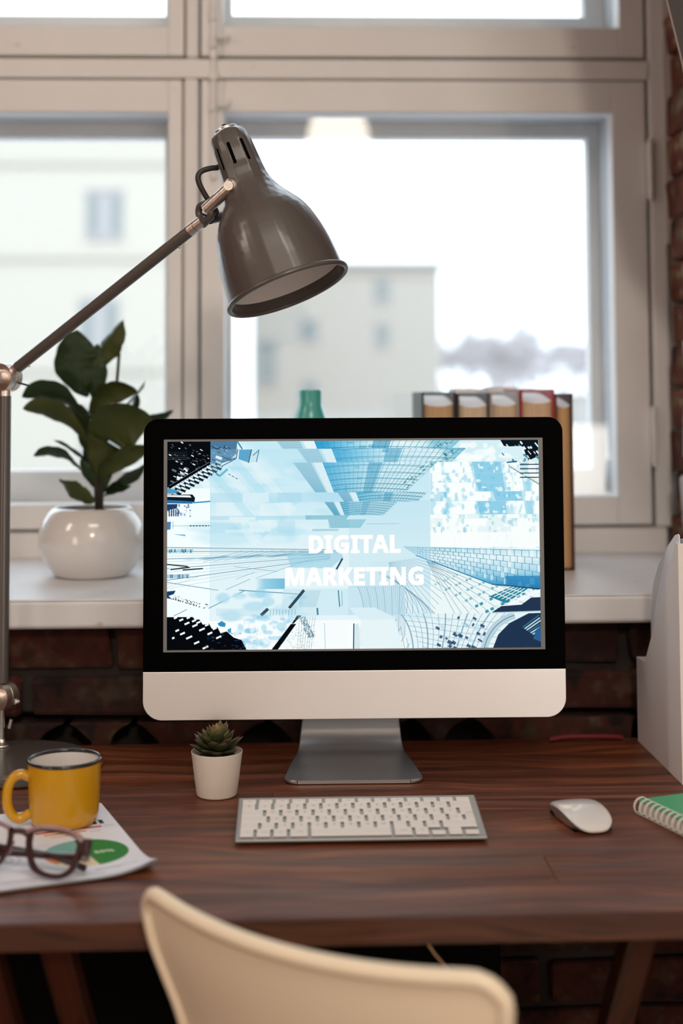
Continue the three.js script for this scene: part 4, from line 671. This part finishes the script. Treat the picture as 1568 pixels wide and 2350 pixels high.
// ================================================================ GLASSES
{
  const g = thing('eyeglasses', 'dark tortoiseshell eyeglasses lying folded on the printed report', 'glasses', [-0.2765, 0.7527, -1.484], -0.40); g.scale.setScalar(1.22);
  const front = new THREE.Group(); const lean = -0.24;
  // lens outline, seen from the front, centre of the lens at 0,0
  const lensPts = (k) => [[-0.0258, 0.0148], [-0.012, 0.0178], [0.008, 0.0180], [0.0215, 0.0160], [0.0268, 0.0105], [0.0256, -0.002], [0.0208, -0.0135], [0.011, -0.0195], [-0.004, -0.0203], [-0.0165, -0.0165], [-0.0232, -0.007], [-0.0264, 0.005]].map(([x, y]) => new THREE.Vector2(x * k, y * k));
  const curve = (k, sx) => new THREE.SplineCurve([...lensPts(k), lensPts(k)[0]].map((p) => new THREE.Vector2(p.x * sx, p.y))).getPoints(64);
  const place = (geo) => { geo.translate(0, 0.0205 + 0.0025, 0); geo.rotateX(lean); return geo; };
  for (const s of [1, -1]) {
    const sh = new THREE.Shape(curve(1.0, s)); sh.holes.push(new THREE.Path(curve(0.86, s)));
    const r = extrude(sh, 0.003, 0.0008, 8); r.translate(s * 0.0335, 0, -0.0015); part('rim', place(r), M.tortoise, g);
    const ln = new THREE.ExtrudeGeometry(new THREE.Shape(curve(0.87, s)), { depth: 0.0006, bevelEnabled: false }); ln.translate(s * 0.0335, 0, -0.0003); part('lens', place(ln), M.lens, g);
    const br = tube([V(s * 0.0085, 0.0138, 0.0026), V(s * 0.022, 0.0178, 0.0028), V(s * 0.04, 0.0182, 0.0028), V(s * 0.053, 0.0155, 0.0024), V(s * 0.0605, 0.0105, 0.0015)], 0.0019, 24, 8); part('brow', place(br), M.brow, g);
    part('hinge_block', place(new RoundedBoxGeometry(0.008, 0.013, 0.007, 2, 0.0018).translate(s * 0.0625, 0.0065, -0.002)), M.tortoise, g);
    // the folded temple behind the front
    const hy = 0.020, hz = -0.012 - (s > 0 ? 0.0 : 0.005);
    part('temple', merge([rod(V(s * 0.063, hy, hz + 0.006), V(s * 0.058, hy - 0.004, hz - 0.004), 0.003, 0.003, 10), tube([V(s * 0.060, hy - 0.003, hz - 0.004), V(s * 0.03, hy - 0.006, hz - 0.007), V(-s * 0.015, hy - 0.0085, hz - 0.009), V(-s * 0.035, hy - 0.012, hz - 0.010), V(-s * 0.050, 0.0035, hz - 0.012)], 0.0029, 40, 8)]), M.tortoise, g);
  }
  part('bridge', place(tube([V(-0.0085, 0.0105, 0.001), V(-0.004, 0.0128, 0.002), V(0.004, 0.0128, 0.002), V(0.0085, 0.0105, 0.001)], 0.0026, 20, 10)), M.tortoise, g);
  for (const s of [1, -1]) part('nose_pad', place(rod(V(s * 0.0085, 0.004, -0.003), V(s * 0.011, -0.006, -0.004), 0.0022, 0.0018, 10)), M.brow, g);
}

// ================================================================ NOTEBOOK
{
  const n = thing('spiral_notebook', 'green covered notebook with a white wire spiral at the right edge of the desk', 'notebook', [0.4013, DY, -1.672], 0.335);
  // local: x along the top edge away from the spine, z along the spine towards the room
  const W = 0.15, D = 0.21;
  part('cover', new RoundedBoxGeometry(W, 0.0009, D, 1, 0.0003).translate(W / 2 + 0.004, 0.0160, D / 2), M.green, n, 'green card cover');
  part('page_block', new RoundedBoxGeometry(W - 0.003, 0.0125, D - 0.003, 1, 0.0005).translate(W / 2 + 0.0045, 0.0091, D / 2), M.pages, n);
  part('back_cover', new RoundedBoxGeometry(W, 0.0011, D, 1, 0.0003).translate(W / 2 + 0.004, 0.0022, D / 2), M.pages, n);
  for (let k = 0; k < 19; k++) for (const o of [0, 0.0024]) {
    const r = new THREE.TorusGeometry(0.0100, 0.00055, 8, 34); r.translate(0.0052, 0.0106, 0.007 + k * 0.0107 + o);
    part('wire_ring', r, M.coil, n);
  }
  part('spine_holes', merge([...Array(19)].map((_, k) => new THREE.BoxGeometry(0.004, 0.0004, 0.0046).translate(0.0098, 0.01665, 0.0082 + k * 0.0107))), M.rimBlack, n);
}

// ================================================================ MAGAZINE FILE
{
  const f = thing('magazine_file', 'white cardboard magazine file holding papers at the right edge of the desk', 'magazine file', [0.491, DY, -1.79]);
  const zb = -0.2247, side = (h1, h2, t) => { const s = new THREE.Shape(); s.moveTo(0, 0); s.lineTo(-zb, 0); s.lineTo(-zb - 0.0, h1); s.lineTo(0.178, h1 + 0.002); s.lineTo(0.0105, h2); s.lineTo(0, h2); const g = extrude(s, t, 0.0003); g.rotateY(Math.PI / 2); return g; };
  part('side_panel', side(0.1165, 0.298, 0.0016), M.card, f);
  part('side_panel', side(0.1165, 0.298, 0.0016).translate(0.098, 0, 0), M.card, f);
  part('spine_panel', box(0, 0.0996, 0.0, 0.298, -0.0012, 0.0006, 0.0004), M.card, f);
  part('end_panel', box(0, 0.0996, 0.0, 0.1165, zb, zb + 0.0016, 0.0004), M.card, f);
  part('floor_panel', box(0, 0.0996, 0.0, 0.0016, zb, 0, 0.0004), M.card, f);
  const OUTLINE = [[0.212, 0.08], [0.2165, 0.1106], [0.2173, 0.134], [0.2087, 0.16], [0.186, 0.193], [0.1524, 0.2275], [0.1105, 0.2577], [0.0612, 0.2866], [0.0227, 0.3062]];
  for (let k = 0; k < 3; k++) {
    const h = 0.309 - 0.006 * k, s = new THREE.Shape(); s.moveTo(0.004, 0.003); s.lineTo(0.192, 0.003); for (const [a, b] of OUTLINE) s.lineTo(a - 0.005 * k, b - 0.004 * k); s.lineTo(0.008, h); s.lineTo(0.004, h - 0.002);
    for (let q = 9; q >= 1; q--) s.lineTo(0.004, 0.003 + 0.03 * q); const g = extrude(s, 0.0012, 0.0002); g.rotateY(Math.PI / 2); g.translate(0.0025 + 0.006 * k, 0, 0); { const p = g.attributes.position; for (let i = 0; i < p.count; i++) { const s = Math.max(0, -p.getZ(i)) / 0.178; const e = Math.max(0, s - 0.45) / 0.55; p.setX(i, p.getX(i) + 0.0085 * e * e); } g.computeVertexNormals(); }
    const sh = part('inner_sheet', g, M.sheet, f, k ? undefined : 'white curved sheet standing in the file, tinted blue for window light');
  }
}

// ================================================================ SUCCULENT
{
  const s = thing('potted_succulent', 'small green succulent in a plain white tapered pot beside the keyboard', 'plant', [-0.0868, DY, -1.776]);
  part('pot', lathe([[0, 0.0005], [0.022, 0.0003], [0.0236, 0.0008], [0.0246, 0.0025], [0.0272, 0.02], [0.0302, 0.045], [0.0313, 0.0528], [0.0312, 0.0535], [0.0303, 0.0535], [0.0292, 0.045], [0.0285, 0.042]], 64), M.matteWhite, s);
  part('soil', lathe([[0.029, 0.0445], [0.015, 0.0465], [0, 0.047]], 32), M.soil, s);
  const leafGeo = (len, w, tone) => {
    const g = surface((u, v) => {
      const a = u * 2 * Math.PI, t = v, k = Math.pow(Math.sin(Math.PI * Math.min(1, 0.09 + t * 0.91)), 0.62) * (t > 0.72 ? 1 - Math.pow((t - 0.72) / 0.28, 1.5) * 0.97 : 1) * (0.55 + 0.45 * Math.min(1, t * 2.2));
      return V(Math.cos(a) * w / 2 * k, Math.sin(a) * w * 0.17 * k + 0.20 * len * t * t + Math.abs(Math.cos(a)) ** 2 * w * 0.13 * k, t * len);
    }, 14, 14);
    const p = g.attributes.position, col = new Float32Array(p.count * 3), c = new THREE.Color();
    const basec = tone > 0.6 ? [0.20, 0.17, 0.03] : tone > 0.3 ? [0.085, 0.085, 0.022] : [0.035, 0.042, 0.014], tip = tone > 0.6 ? [0.30, 0.16, 0.07] : [0.20, 0.13, 0.08];
    for (let i = 0; i < p.count; i++) { const t = p.getZ(i) / len, k = Math.max(0, (t - 0.8) / 0.2); col.set(mix3(basec, tip, Math.min(1, k * 1.2)), i * 3); }
    g.setAttribute('color', new THREE.BufferAttribute(col, 3)); return g;
  };
  const kinds = [leafGeo(0.034, 0.0155, 0), leafGeo(0.030, 0.0145, 0.2), leafGeo(0.026, 0.0135, 0.45), leafGeo(0.020, 0.0115, 0.7), leafGeo(0.013, 0.009, 0.9)];
  for (let i = 0; i < 46; i++) {
    const t = i / 45, el = (4 + 78 * Math.pow(t, 1.15)) * Math.PI / 180, kind = t < 0.25 ? 0 : t < 0.5 ? 1 : t < 0.72 ? 2 : t < 0.88 ? 3 : 4;
    const lf = part('leaf', kinds[kind], M.succulent, s);
    lf.rotation.order = 'YXZ'; lf.rotation.set(-el + rr(-0.08, 0.08), i * 2.39996 + rr(-0.12, 0.12), 0);
    lf.position.set(0, 0.049 + 0.0175 * t, 0); lf.scale.setScalar(rr(1.0, 1.15));
  }
}

// ================================================================ HOUSE PLANT
{
  const p = thing('potted_fig', 'large leaved green fig plant in a round white pot on the window sill', 'plant', [-0.306, SILL, -2.267]);
  part('pot', lathe([[0, 0.0008], [0.052, 0.0004], [0.0565, 0.0012], [0.060, 0.004], [0.070, 0.016], [0.079, 0.033], [0.0832, 0.050], [0.0828, 0.066], [0.078, 0.084], [0.069, 0.099], [0.062, 0.1055], [0.0585, 0.107], [0.0565, 0.1055], [0.058, 0.100], [0.064, 0.090]], 80), M.ceramic, p);
  part('soil', lathe([[0.0615, 0.0985], [0.03, 0.1005], [0, 0.101]], 40), M.soil, p);
  // plant drawn in units of 0.693 mm, x to the right and y up from the middle of the pot's mouth
  const S = 0.000693, Q = (x, y, z) => V((x - 212) * S, 0.104 + (1165 - y) * S, z * S);
  part('stem', merge([tube([Q(224, 1172, 0), Q(222, 1140, 3), Q(220, 1080, 0), Q(216, 1000, -4), Q(212, 900, -6), Q(214, 850, -6)], 0.0042, 40, 10), tube([Q(234, 1172, 6), Q(233, 1140, 8), Q(238, 1060, 10), Q(246, 980, 8), Q(250, 940, 6)], 0.0034, 40, 10)]), M.stem, p);
  part('support_stick', rod(Q(258, 960, -12), Q(269, 812, -14), 0.0026, 0.0026, 8), M.stem, p);
  function leaf(base, ctrl, tip, width, side, mat, cup = 0.25) {
    const c = new THREE.QuadraticBezierCurve3(Q(...base), Q(...ctrl), Q(...tip)), sd = V(...side).normalize(), w = width * S;
    const g = surface((u, v) => {
      const a = 2 * u - 1, t = v, pt = c.getPoint(t), tg = c.getTangent(t), s2 = sd.clone().addScaledVector(tg, -sd.dot(tg)).normalize(), nm = tg.clone().cross(s2);
      const prof = Math.pow(Math.sin(Math.PI * Math.pow(t, 1.25)), 0.72) * (0.82 + 0.18 * t) + 0.03 * (1 - t);
      const wave = 0.035 * Math.sin(t * 16 + (a > 0 ? 1 : 3)) * Math.abs(a) * w;
      return pt.addScaledVector(s2, a * w / 2 * prof).addScaledVector(nm, cup * w * (a * a) * prof * 0.6 + wave - 0.012 * w * Math.cos(t * 40) * Math.abs(a));
    }, 12, 28);
    return part('leaf', g, mat, p);
  }
  const D = M.leafDark, O = M.leafOlive;
  leaf([200, 912, 0], [156, 850, 10], [172, 758, -10], 116, [1, 0.15, 0.25], D, 0.15);
  leaf([222, 860, -4], [232, 790, 5], [282, 736, 8], 74, [0.75, 0.5, 0.42], O, 0.4);
  leaf([216, 925, 5], [205, 860, 14], [222, 790, 0], 52, [1, 0, 0.35], D, 0.3);
  leaf([226, 915, -3], [232, 870, 8], [228, 815, 6], 40, [1, 0, -0.5], O, 0.3);
  leaf([196, 965, 0], [130, 870, 30], [57, 912, 40], 66, [0.1, 0.75, 0.65], D, 0.2);
  leaf([204, 1020, 0], [140, 920, 26], [58, 938, 34], 58, [0.25, 0.8, 0.55], O, 0.25);
  leaf([214, 1078, 0], [175, 1035, 6], [124, 1008, 12], 30, [0.2, 0.35, 0.9], D, 0.2);
  leaf([186, 1078, 10], [140, 1020, 22], [82, 1044, 30], 46, [0.1, 0.6, 0.8], D, 0.2);
  leaf([226, 1148, 4], [180, 1140, 24], [141, 1096, 26], 62, [0.55, -0.75, 0.35], O, 0.2);
  leaf([224, 1092, 8], [232, 950, 48], [352, 968, 44], 124, [0.5, 0.85, 0.25], O, 0.25);
  leaf([202, 950, 6], [240, 880, 26], [316, 902, 24], 58, [0.2, 0.9, 0.4], O, 0.25);
  leaf([262, 950, -10], [296, 920, -14], [330, 874, -20], 34, [0.6, 0.4, 0.7], D, 0.2);
  leaf([272, 975, -14], [300, 955, -20], [311, 905, -26], 30, [0.8, 0.2, 0.5], D, 0.2);
  leaf([230, 1104, 12], [268, 1040, 34], [348, 1026, 40], 50, [0.4, 0.85, 0.3], O, 0.2);
  leaf([236, 1128, 10], [286, 1100, 26], [336, 1064, 30], 46, [0.25, 0.7, 0.65], D, 0.2);
  leaf([236, 1138, 12], [262, 1118, 26], [303, 1112, 34], 26, [0.1, 0.6, 0.8], D, 0.15);
  leaf([246, 985, -6], [330, 975, -24], [392, 944, -30], 44, [0.3, 0.7, 0.6], D, 0.2);
  leaf([208, 1000, -6], [180, 960, -26], [150, 930, -40], 54, [0.8, 0.4, 0.4], D, 0.2);
  leaf([214, 1060, -6], [196, 1010, -16], [180, 955, -26], 50, [0.9, 0.3, 0.3], D, 0.2);
  leaf([222, 1010, 6], [236, 960, 18], [228, 900, 6], 60, [1, 0, 0.2], D, 0.2);
  leaf([228, 1142, 6], [240, 1080, 14], [222, 1010, 10], 56, [1, 0.1, 0.3], D, 0.25);
  leaf([216, 1110, 2], [206, 1060, 8], [205, 985, 4], 44, [1, 0.2, 0.2], D, 0.25);
  leaf([218, 1120, 2], [200, 1085, 10], [186, 1050, 4], 30, [0.8, 0.5, 0.3], D, 0.2);
}

// ================================================================ BOTTLE AND BOOKS ON THE SILL
{
  const b = thing('bottle', 'teal glass bottle standing on the sill behind the computer', 'bottle', [0.037, SILL, -2.26]);
  const prof = [[0, 0.002], [0.034, 0.0005], [0.038, 0.005], [0.0385, 0.02], [0.0385, 0.17], [0.0365, 0.205], [0.030, 0.232], [0.0228, 0.251], [0.0186, 0.263], [0.0180, 0.272], [0.0180, 0.286], [0.0182, 0.289], [0.0165, 0.2898], [0.0150, 0.288], [0.0145, 0.27], [0.018, 0.25], [0.030, 0.222], [0.034, 0.19], [0.0345, 0.03], [0, 0.012]];
  part('body', lathe(prof, 64), M.teal, b);
  const band = new THREE.TorusGeometry(0.0179, 0.0012, 10, 48); band.rotateX(Math.PI / 2); band.translate(0, 0.262, 0); part('neck_ring', band, M.teal, b);
}
const STRIPES = texture(256, 64, (u) => { const k = 0.82 + 0.18 * hash(Math.floor(u * 128), 1, 4); return [0.92 * k, 0.84 * k, 0.74 * k]; });
const pageMats = [[0.80, 0.62, 0.44], [0.92, 0.84, 0.74], [0.88, 0.79, 0.67], [0.90, 0.76, 0.62], [0.80, 0.58, 0.36]].map((c) => std({ map: STRIPES, color: rgb(...c), roughness: 0.9 }));
const skylitPages = std({ color: rgb(0.85, 0.85, 0.86), roughness: 0.9 });  // whiter than the fore-edges: sky light put into the colour
function book(label, x0, x1, zf, h, depth, cover, pagesMat, sag = 1) {
  const t = 0.0038, w = x1 - x0, k = thing('book', label, 'book', [(x0 + x1) / 2, SILL, zf]);
  const cm = cover;
  part('cover_board', box(-w / 2, -w / 2 + t, 0, h, -depth, 0, 0.0008, 2), cm, k); part('cover_board', box(w / 2 - t, w / 2, 0, h, -depth, 0, 0.0008, 2), cm, k);
  part('spine', box(-w / 2, w / 2, 0, h, -depth - 0.003, -depth + 0.001, 0.001, 2), cm, k);
  const a = w / 2 - t - 0.0003, H = h - 0.0055, zf0 = (u) => -0.006 + 0.007 * (1 - Math.pow(2 * u - 1, 2)), topY = (u, v) => H - 0.0135 * sag * (1 - v) * (1 - v) - 0.004 * sag * (1 - v) * (1 - Math.pow(2 * u - 1, 2));   // the pages have sunk at the fore-edge
  const fore = surface((u, v) => V(a * (2 * u - 1), 0.0045 + (topY(u, 0) - 0.0045) * v, zf0(u)), 14, 2), topF = surface((u, v) => V(a * (2 * u - 1), topY(u, v), zf0(u) + (-depth + 0.002 - zf0(u)) * v), 14, 10);
  { const p = fore.attributes.position, uv = fore.attributes.uv; for (let i = 0; i < p.count; i++) uv.setXY(i, p.getX(i) / 0.05, p.getY(i) * 4); }
  const low = box(-a, a, 0.0045, H - 0.02, -depth + 0.002, -0.008, 0.0002);
  const pb = part('page_block', merge([fore, low]), pagesMat, k); part('page_top', topF, skylitPages, pb);
}
{
  const c = (r, g, b) => std({ color: rgb(r, g, b), roughness: 0.5 });
  const dark = c(0.02, 0.016, 0.016), darkRed = c(0.06, 0.012, 0.012), grey = c(0.36, 0.32, 0.30), red = c(0.36, 0.012, 0.014), brown = c(0.035, 0.02, 0.016);
  book('leftmost of the row of books on the sill, dark cover and tan pages', 0.2147, 0.2692, -2.272, 0.2845, 0.17, dark, pageMats[0]);
  book('second book from the left on the sill, dark cover and pale pages', 0.2702, 0.3222, -2.262, 0.2825, 0.17, brown, pageMats[1]);
  book('middle book of the row on the sill with a grey cover', 0.3232, 0.3706, -2.270, 0.2845, 0.175, grey, pageMats[2]);
  book('red covered book on the sill, second from the right of the row', 0.3722, 0.4270, -2.268, 0.2885, 0.175, red, pageMats[3]);
  book('rightmost book of the row on the sill, thin with a dark cover', 0.4280, 0.4575, -2.272, 0.2815, 0.17, darkRed, pageMats[4]);
  book('white covered book standing behind the second and middle books', 0.285, 0.338, -2.452, 0.2905, 0.055, M.matteWhite, pageMats[1]);
  book('white covered book standing behind the middle and red books', 0.345, 0.397, -2.452, 0.2925, 0.055, M.matteWhite, pageMats[1]);
}

// ================================================================ CHAIR
{
  const c = thing('shell_chair', 'cream white moulded plastic chair pushed up to the desk, seen from behind', 'chair', [0.0165, 0, -1.2245]);
  const w = V(0.80, 0, 0.60), f = V(0.60, 0, -0.80), Y = V(0, 1, 0);
  const path = [[-0.034, 0.782, 0.184], [-0.022, 0.735, 0.181], [0.004, 0.655, 0.163], [0.03, 0.57, 0.165], [0.06, 0.49, 0.188], [0.10, 0.447, 0.203], [0.17, 0.430, 0.212], [0.28, 0.432, 0.216], [0.37, 0.446, 0.208], [0.415, 0.438, 0.196], [0.425, 0.425, 0.19]];
  const cu = new THREE.CatmullRomCurve3(path.map(([b, y, h]) => V(b, y, h)));
  const pt = (a, t, off = 0) => {                       // a across -1..1, t down the back and along the seat
    const corner = Math.abs(a) > 0.84 ? 1 - Math.sqrt(Math.max(0, 1 - Math.pow((Math.abs(a) - 0.84) / 0.16, 2))) : 0, endc = corner;
    const tt = t + (1 - t) * endc * 0.036 * (1 - t) - t * endc * 0.05 * (t > 0.9 ? 1 : 0);
    const p = cu.getPoint(Math.min(1, tt)), tg = cu.getTangent(Math.min(1, tt)), l = Math.hypot(tg.x, tg.y) || 1, nb = -tg.y / l, ny = tg.x / l;   // normal towards the sitter
    const bow = 0.036 * (1 - 0.5 * Math.min(1, tt * 1.6)) * a * a + off;
    return V(0, 0, 0).addScaledVector(w, a * p.z).addScaledVector(f, p.x + nb * bow).addScaledVector(Y, p.y + ny * bow);
  };
  const A = 44, T = 60, outS = surface((u, v) => pt(2 * u - 1, v, -0.0022), A, T), inS = surface((u, v) => pt(2 * u - 1, v, 0.0022), A, T);
  const cm = M.chair.clone(); cm.side = THREE.DoubleSide;
  const shell = part('shell', merge([outS, inS]), cm, c);
  const loop = []; for (let i = 0; i <= 30; i++) loop.push(pt(-1 + 2 * i / 30, 0)); for (let i = 1; i <= 26; i++) loop.push(pt(1, i / 26)); for (let i = 1; i <= 20; i++) loop.push(pt(1 - 2 * i / 20, 1)); for (let i = 1; i < 26; i++) loop.push(pt(-1, 1 - i / 26));
  part('rolled_edge', tube(loop, 0.0072, 260, 12, true), M.chair, shell);
  for (const [a, b] of [[-1, -1], [1, -1], [-1, 1], [1, 1]]) {
    const t0 = V(0, 0.425, 0).addScaledVector(w, a * 0.11).addScaledVector(f, 0.22 + b * 0.09), t1 = V(0, 0, 0).addScaledVector(w, a * 0.21).addScaledVector(f, 0.22 + b * 0.21);
    part('leg', rod(t1, t0, 0.010, 0.016, 18), legWood, c);
  }
}

// ================================================================ CURTAIN AT THE UPPER RIGHT
{
  const c = thing('curtain', 'dark grey cloth curtain hanging at the upper right corner, gathered to the right', 'curtain', [0.9, 0, -1.9]);
  const left = (y) => y > 1.6 ? 0.5406 + (1.68 - y) * 0.219 : 0.558 + 0.35 * Math.pow((1.6 - y) / 0.7, 0.8);
  const pt = (u, v, o) => { const y = 3.0 - v * 2.1, x0 = left(y), x = x0 + (1.75 - x0) * u * (y < 1.6 ? 1 - 0.5 * Math.pow((1.6 - y) / 0.7, 1) : 1); return V(x - 0.9, y, o + 0.02 * Math.sin(u * 34 + y) * Math.min(1, u * 14) + 0.004 * Math.sin(y * 9)); };
  const cm = M.curtain.clone(); cm.side = THREE.DoubleSide;
  const cl = part('cloth', merge([surface((u, v) => pt(u, v, 0.0012), 120, 60), surface((u, v) => pt(u, v, -0.0012), 120, 60)]), cm, c);
  part('hem', tube([...Array(30)].map((_, i) => pt(0, i / 29, 0)), 0.0016, 120, 8), M.hem, cl);
  part('curtain_rod', rod(V(-0.75, 3.02, 0), V(1.0, 3.02, 0), 0.012), M.blackSteel, c);
}

// ================================================================ ROOM LAMPS AND ADDED FILL LIGHTS, OUT OF VIEW
{
  const [x, y, z] = PENDANT.at;
  const p = thing('pendant_lamp', 'white glass pendant lamp mirrored in the right window pane', 'lamp', [x, y, z]);
  part('glass_shade', lathe([[0.0001, 0.11], [0.10, 0.108], [0.125, 0.10], [0.138, 0.08], [0.172, -0.08], [0.174, -0.10], [0.165, -0.11], [0.0001, -0.112]], 48), std({ color: rgb(0.8, 0.8, 0.8), roughness: 0.5, emissive: rgb(1, 0.87, 0.74), emissiveIntensity: PENDANT.glow }), p);
  part('cord', rod(V(0, 0.11, 0), V(0, 3.7 - y, 0), 0.004), M.black, p);
  part('ceiling_cup', lathe([[0.0001, 3.67 - y], [0.05, 3.67 - y], [0.05, 3.7 - y]], 24), M.black, p);
  const l = new THREE.PointLight(WARM, PENDANT.power); l.position.set(0, 0, 0); l.shadow.radius = 6.5; l.castShadow = true; p.add(l);
}
for (const [PN, label, tone] of [[PANEL, 'tall soft light panel on a stand beside the left wall', WARM], [PANEL2, 'added wide fill light panel behind the camera on the right', NEUTRAL], [PANEL3, 'added warm fill light panel behind the camera on the left', WARM]]) {
  const [x, y, z] = PN.at;
  const p = thing('light_panel', label, 'lamp', [x, 0, z]);
  const dir = V(...PN.aim).sub(V(x, y, z)).normalize(), qn = new THREE.Quaternion().setFromRotationMatrix(new THREE.Matrix4().lookAt(V(0, 0, 0), dir.clone().negate(), V(0, 1, 0)));
  const set = (m) => { m.position.set(0, y, 0); m.quaternion.copy(qn); return m; };
  set(part('housing', box(-PN.w / 2 - 0.02, PN.w / 2 + 0.02, -PN.h / 2 - 0.02, PN.h / 2 + 0.02, -0.14, -0.012, 0.01), M.black, p));
  set(part('diffuser', box(-PN.w / 2, PN.w / 2, -PN.h / 2, PN.h / 2, -0.011, -0.003, 0.001), std({ color: rgb(0.8, 0.8, 0.8), emissive: rgb(1, 0.87, 0.74), emissiveIntensity: PN.glow }), p));
  part('pole', rod(V(0, 0, 0), V(0, y - 0.2, 0).addScaledVector(dir, -0.15), 0.014), M.blackSteel, p);
  for (let k = 0; k < 3; k++) part('stand_leg', rod(V(0, 0.35, 0), V(Math.cos(k * 2.1) * 0.35, 0.01, Math.sin(k * 2.1) * 0.35), 0.01), M.blackSteel, p);
  const a = new THREE.RectAreaLight(tone, PN.radiance, PN.w, PN.h); a.name = 'panel_light'; a.position.set(x, y, z).addScaledVector(dir, 0.004); scene.add(a);
  a.lookAt(a.position.clone().addScaledVector(dir, 1));
}

{
  const [x, y, z] = FILL_CEILING.at, c = thing('ceiling_fill', 'added flat fill light panel on the ceiling to brighten the desk', 'lamp', [x, y, z]);
  part('frame', box(-FILL_CEILING.w / 2 - 0.02, FILL_CEILING.w / 2 + 0.02, 0, 0.04, -FILL_CEILING.h / 2 - 0.02, FILL_CEILING.h / 2 + 0.02, 0.004), M.wallWhite, c);
  part('diffuser', box(-FILL_CEILING.w / 2, FILL_CEILING.w / 2, -0.006, 0.001, -FILL_CEILING.h / 2, FILL_CEILING.h / 2, 0.001), std({ color: rgb(0.8, 0.8, 0.8), emissive: rgb(1, 0.95, 0.9), emissiveIntensity: FILL_CEILING.glow }), c);
  const a = new THREE.RectAreaLight(NEUTRAL, FILL_CEILING.radiance, FILL_CEILING.w, FILL_CEILING.h); a.name = 'ceiling_fill_light'; a.position.set(x, y - 0.012, z); a.rotation.x = -Math.PI / 2; scene.add(a);
}

renderer.render(scene, camera);
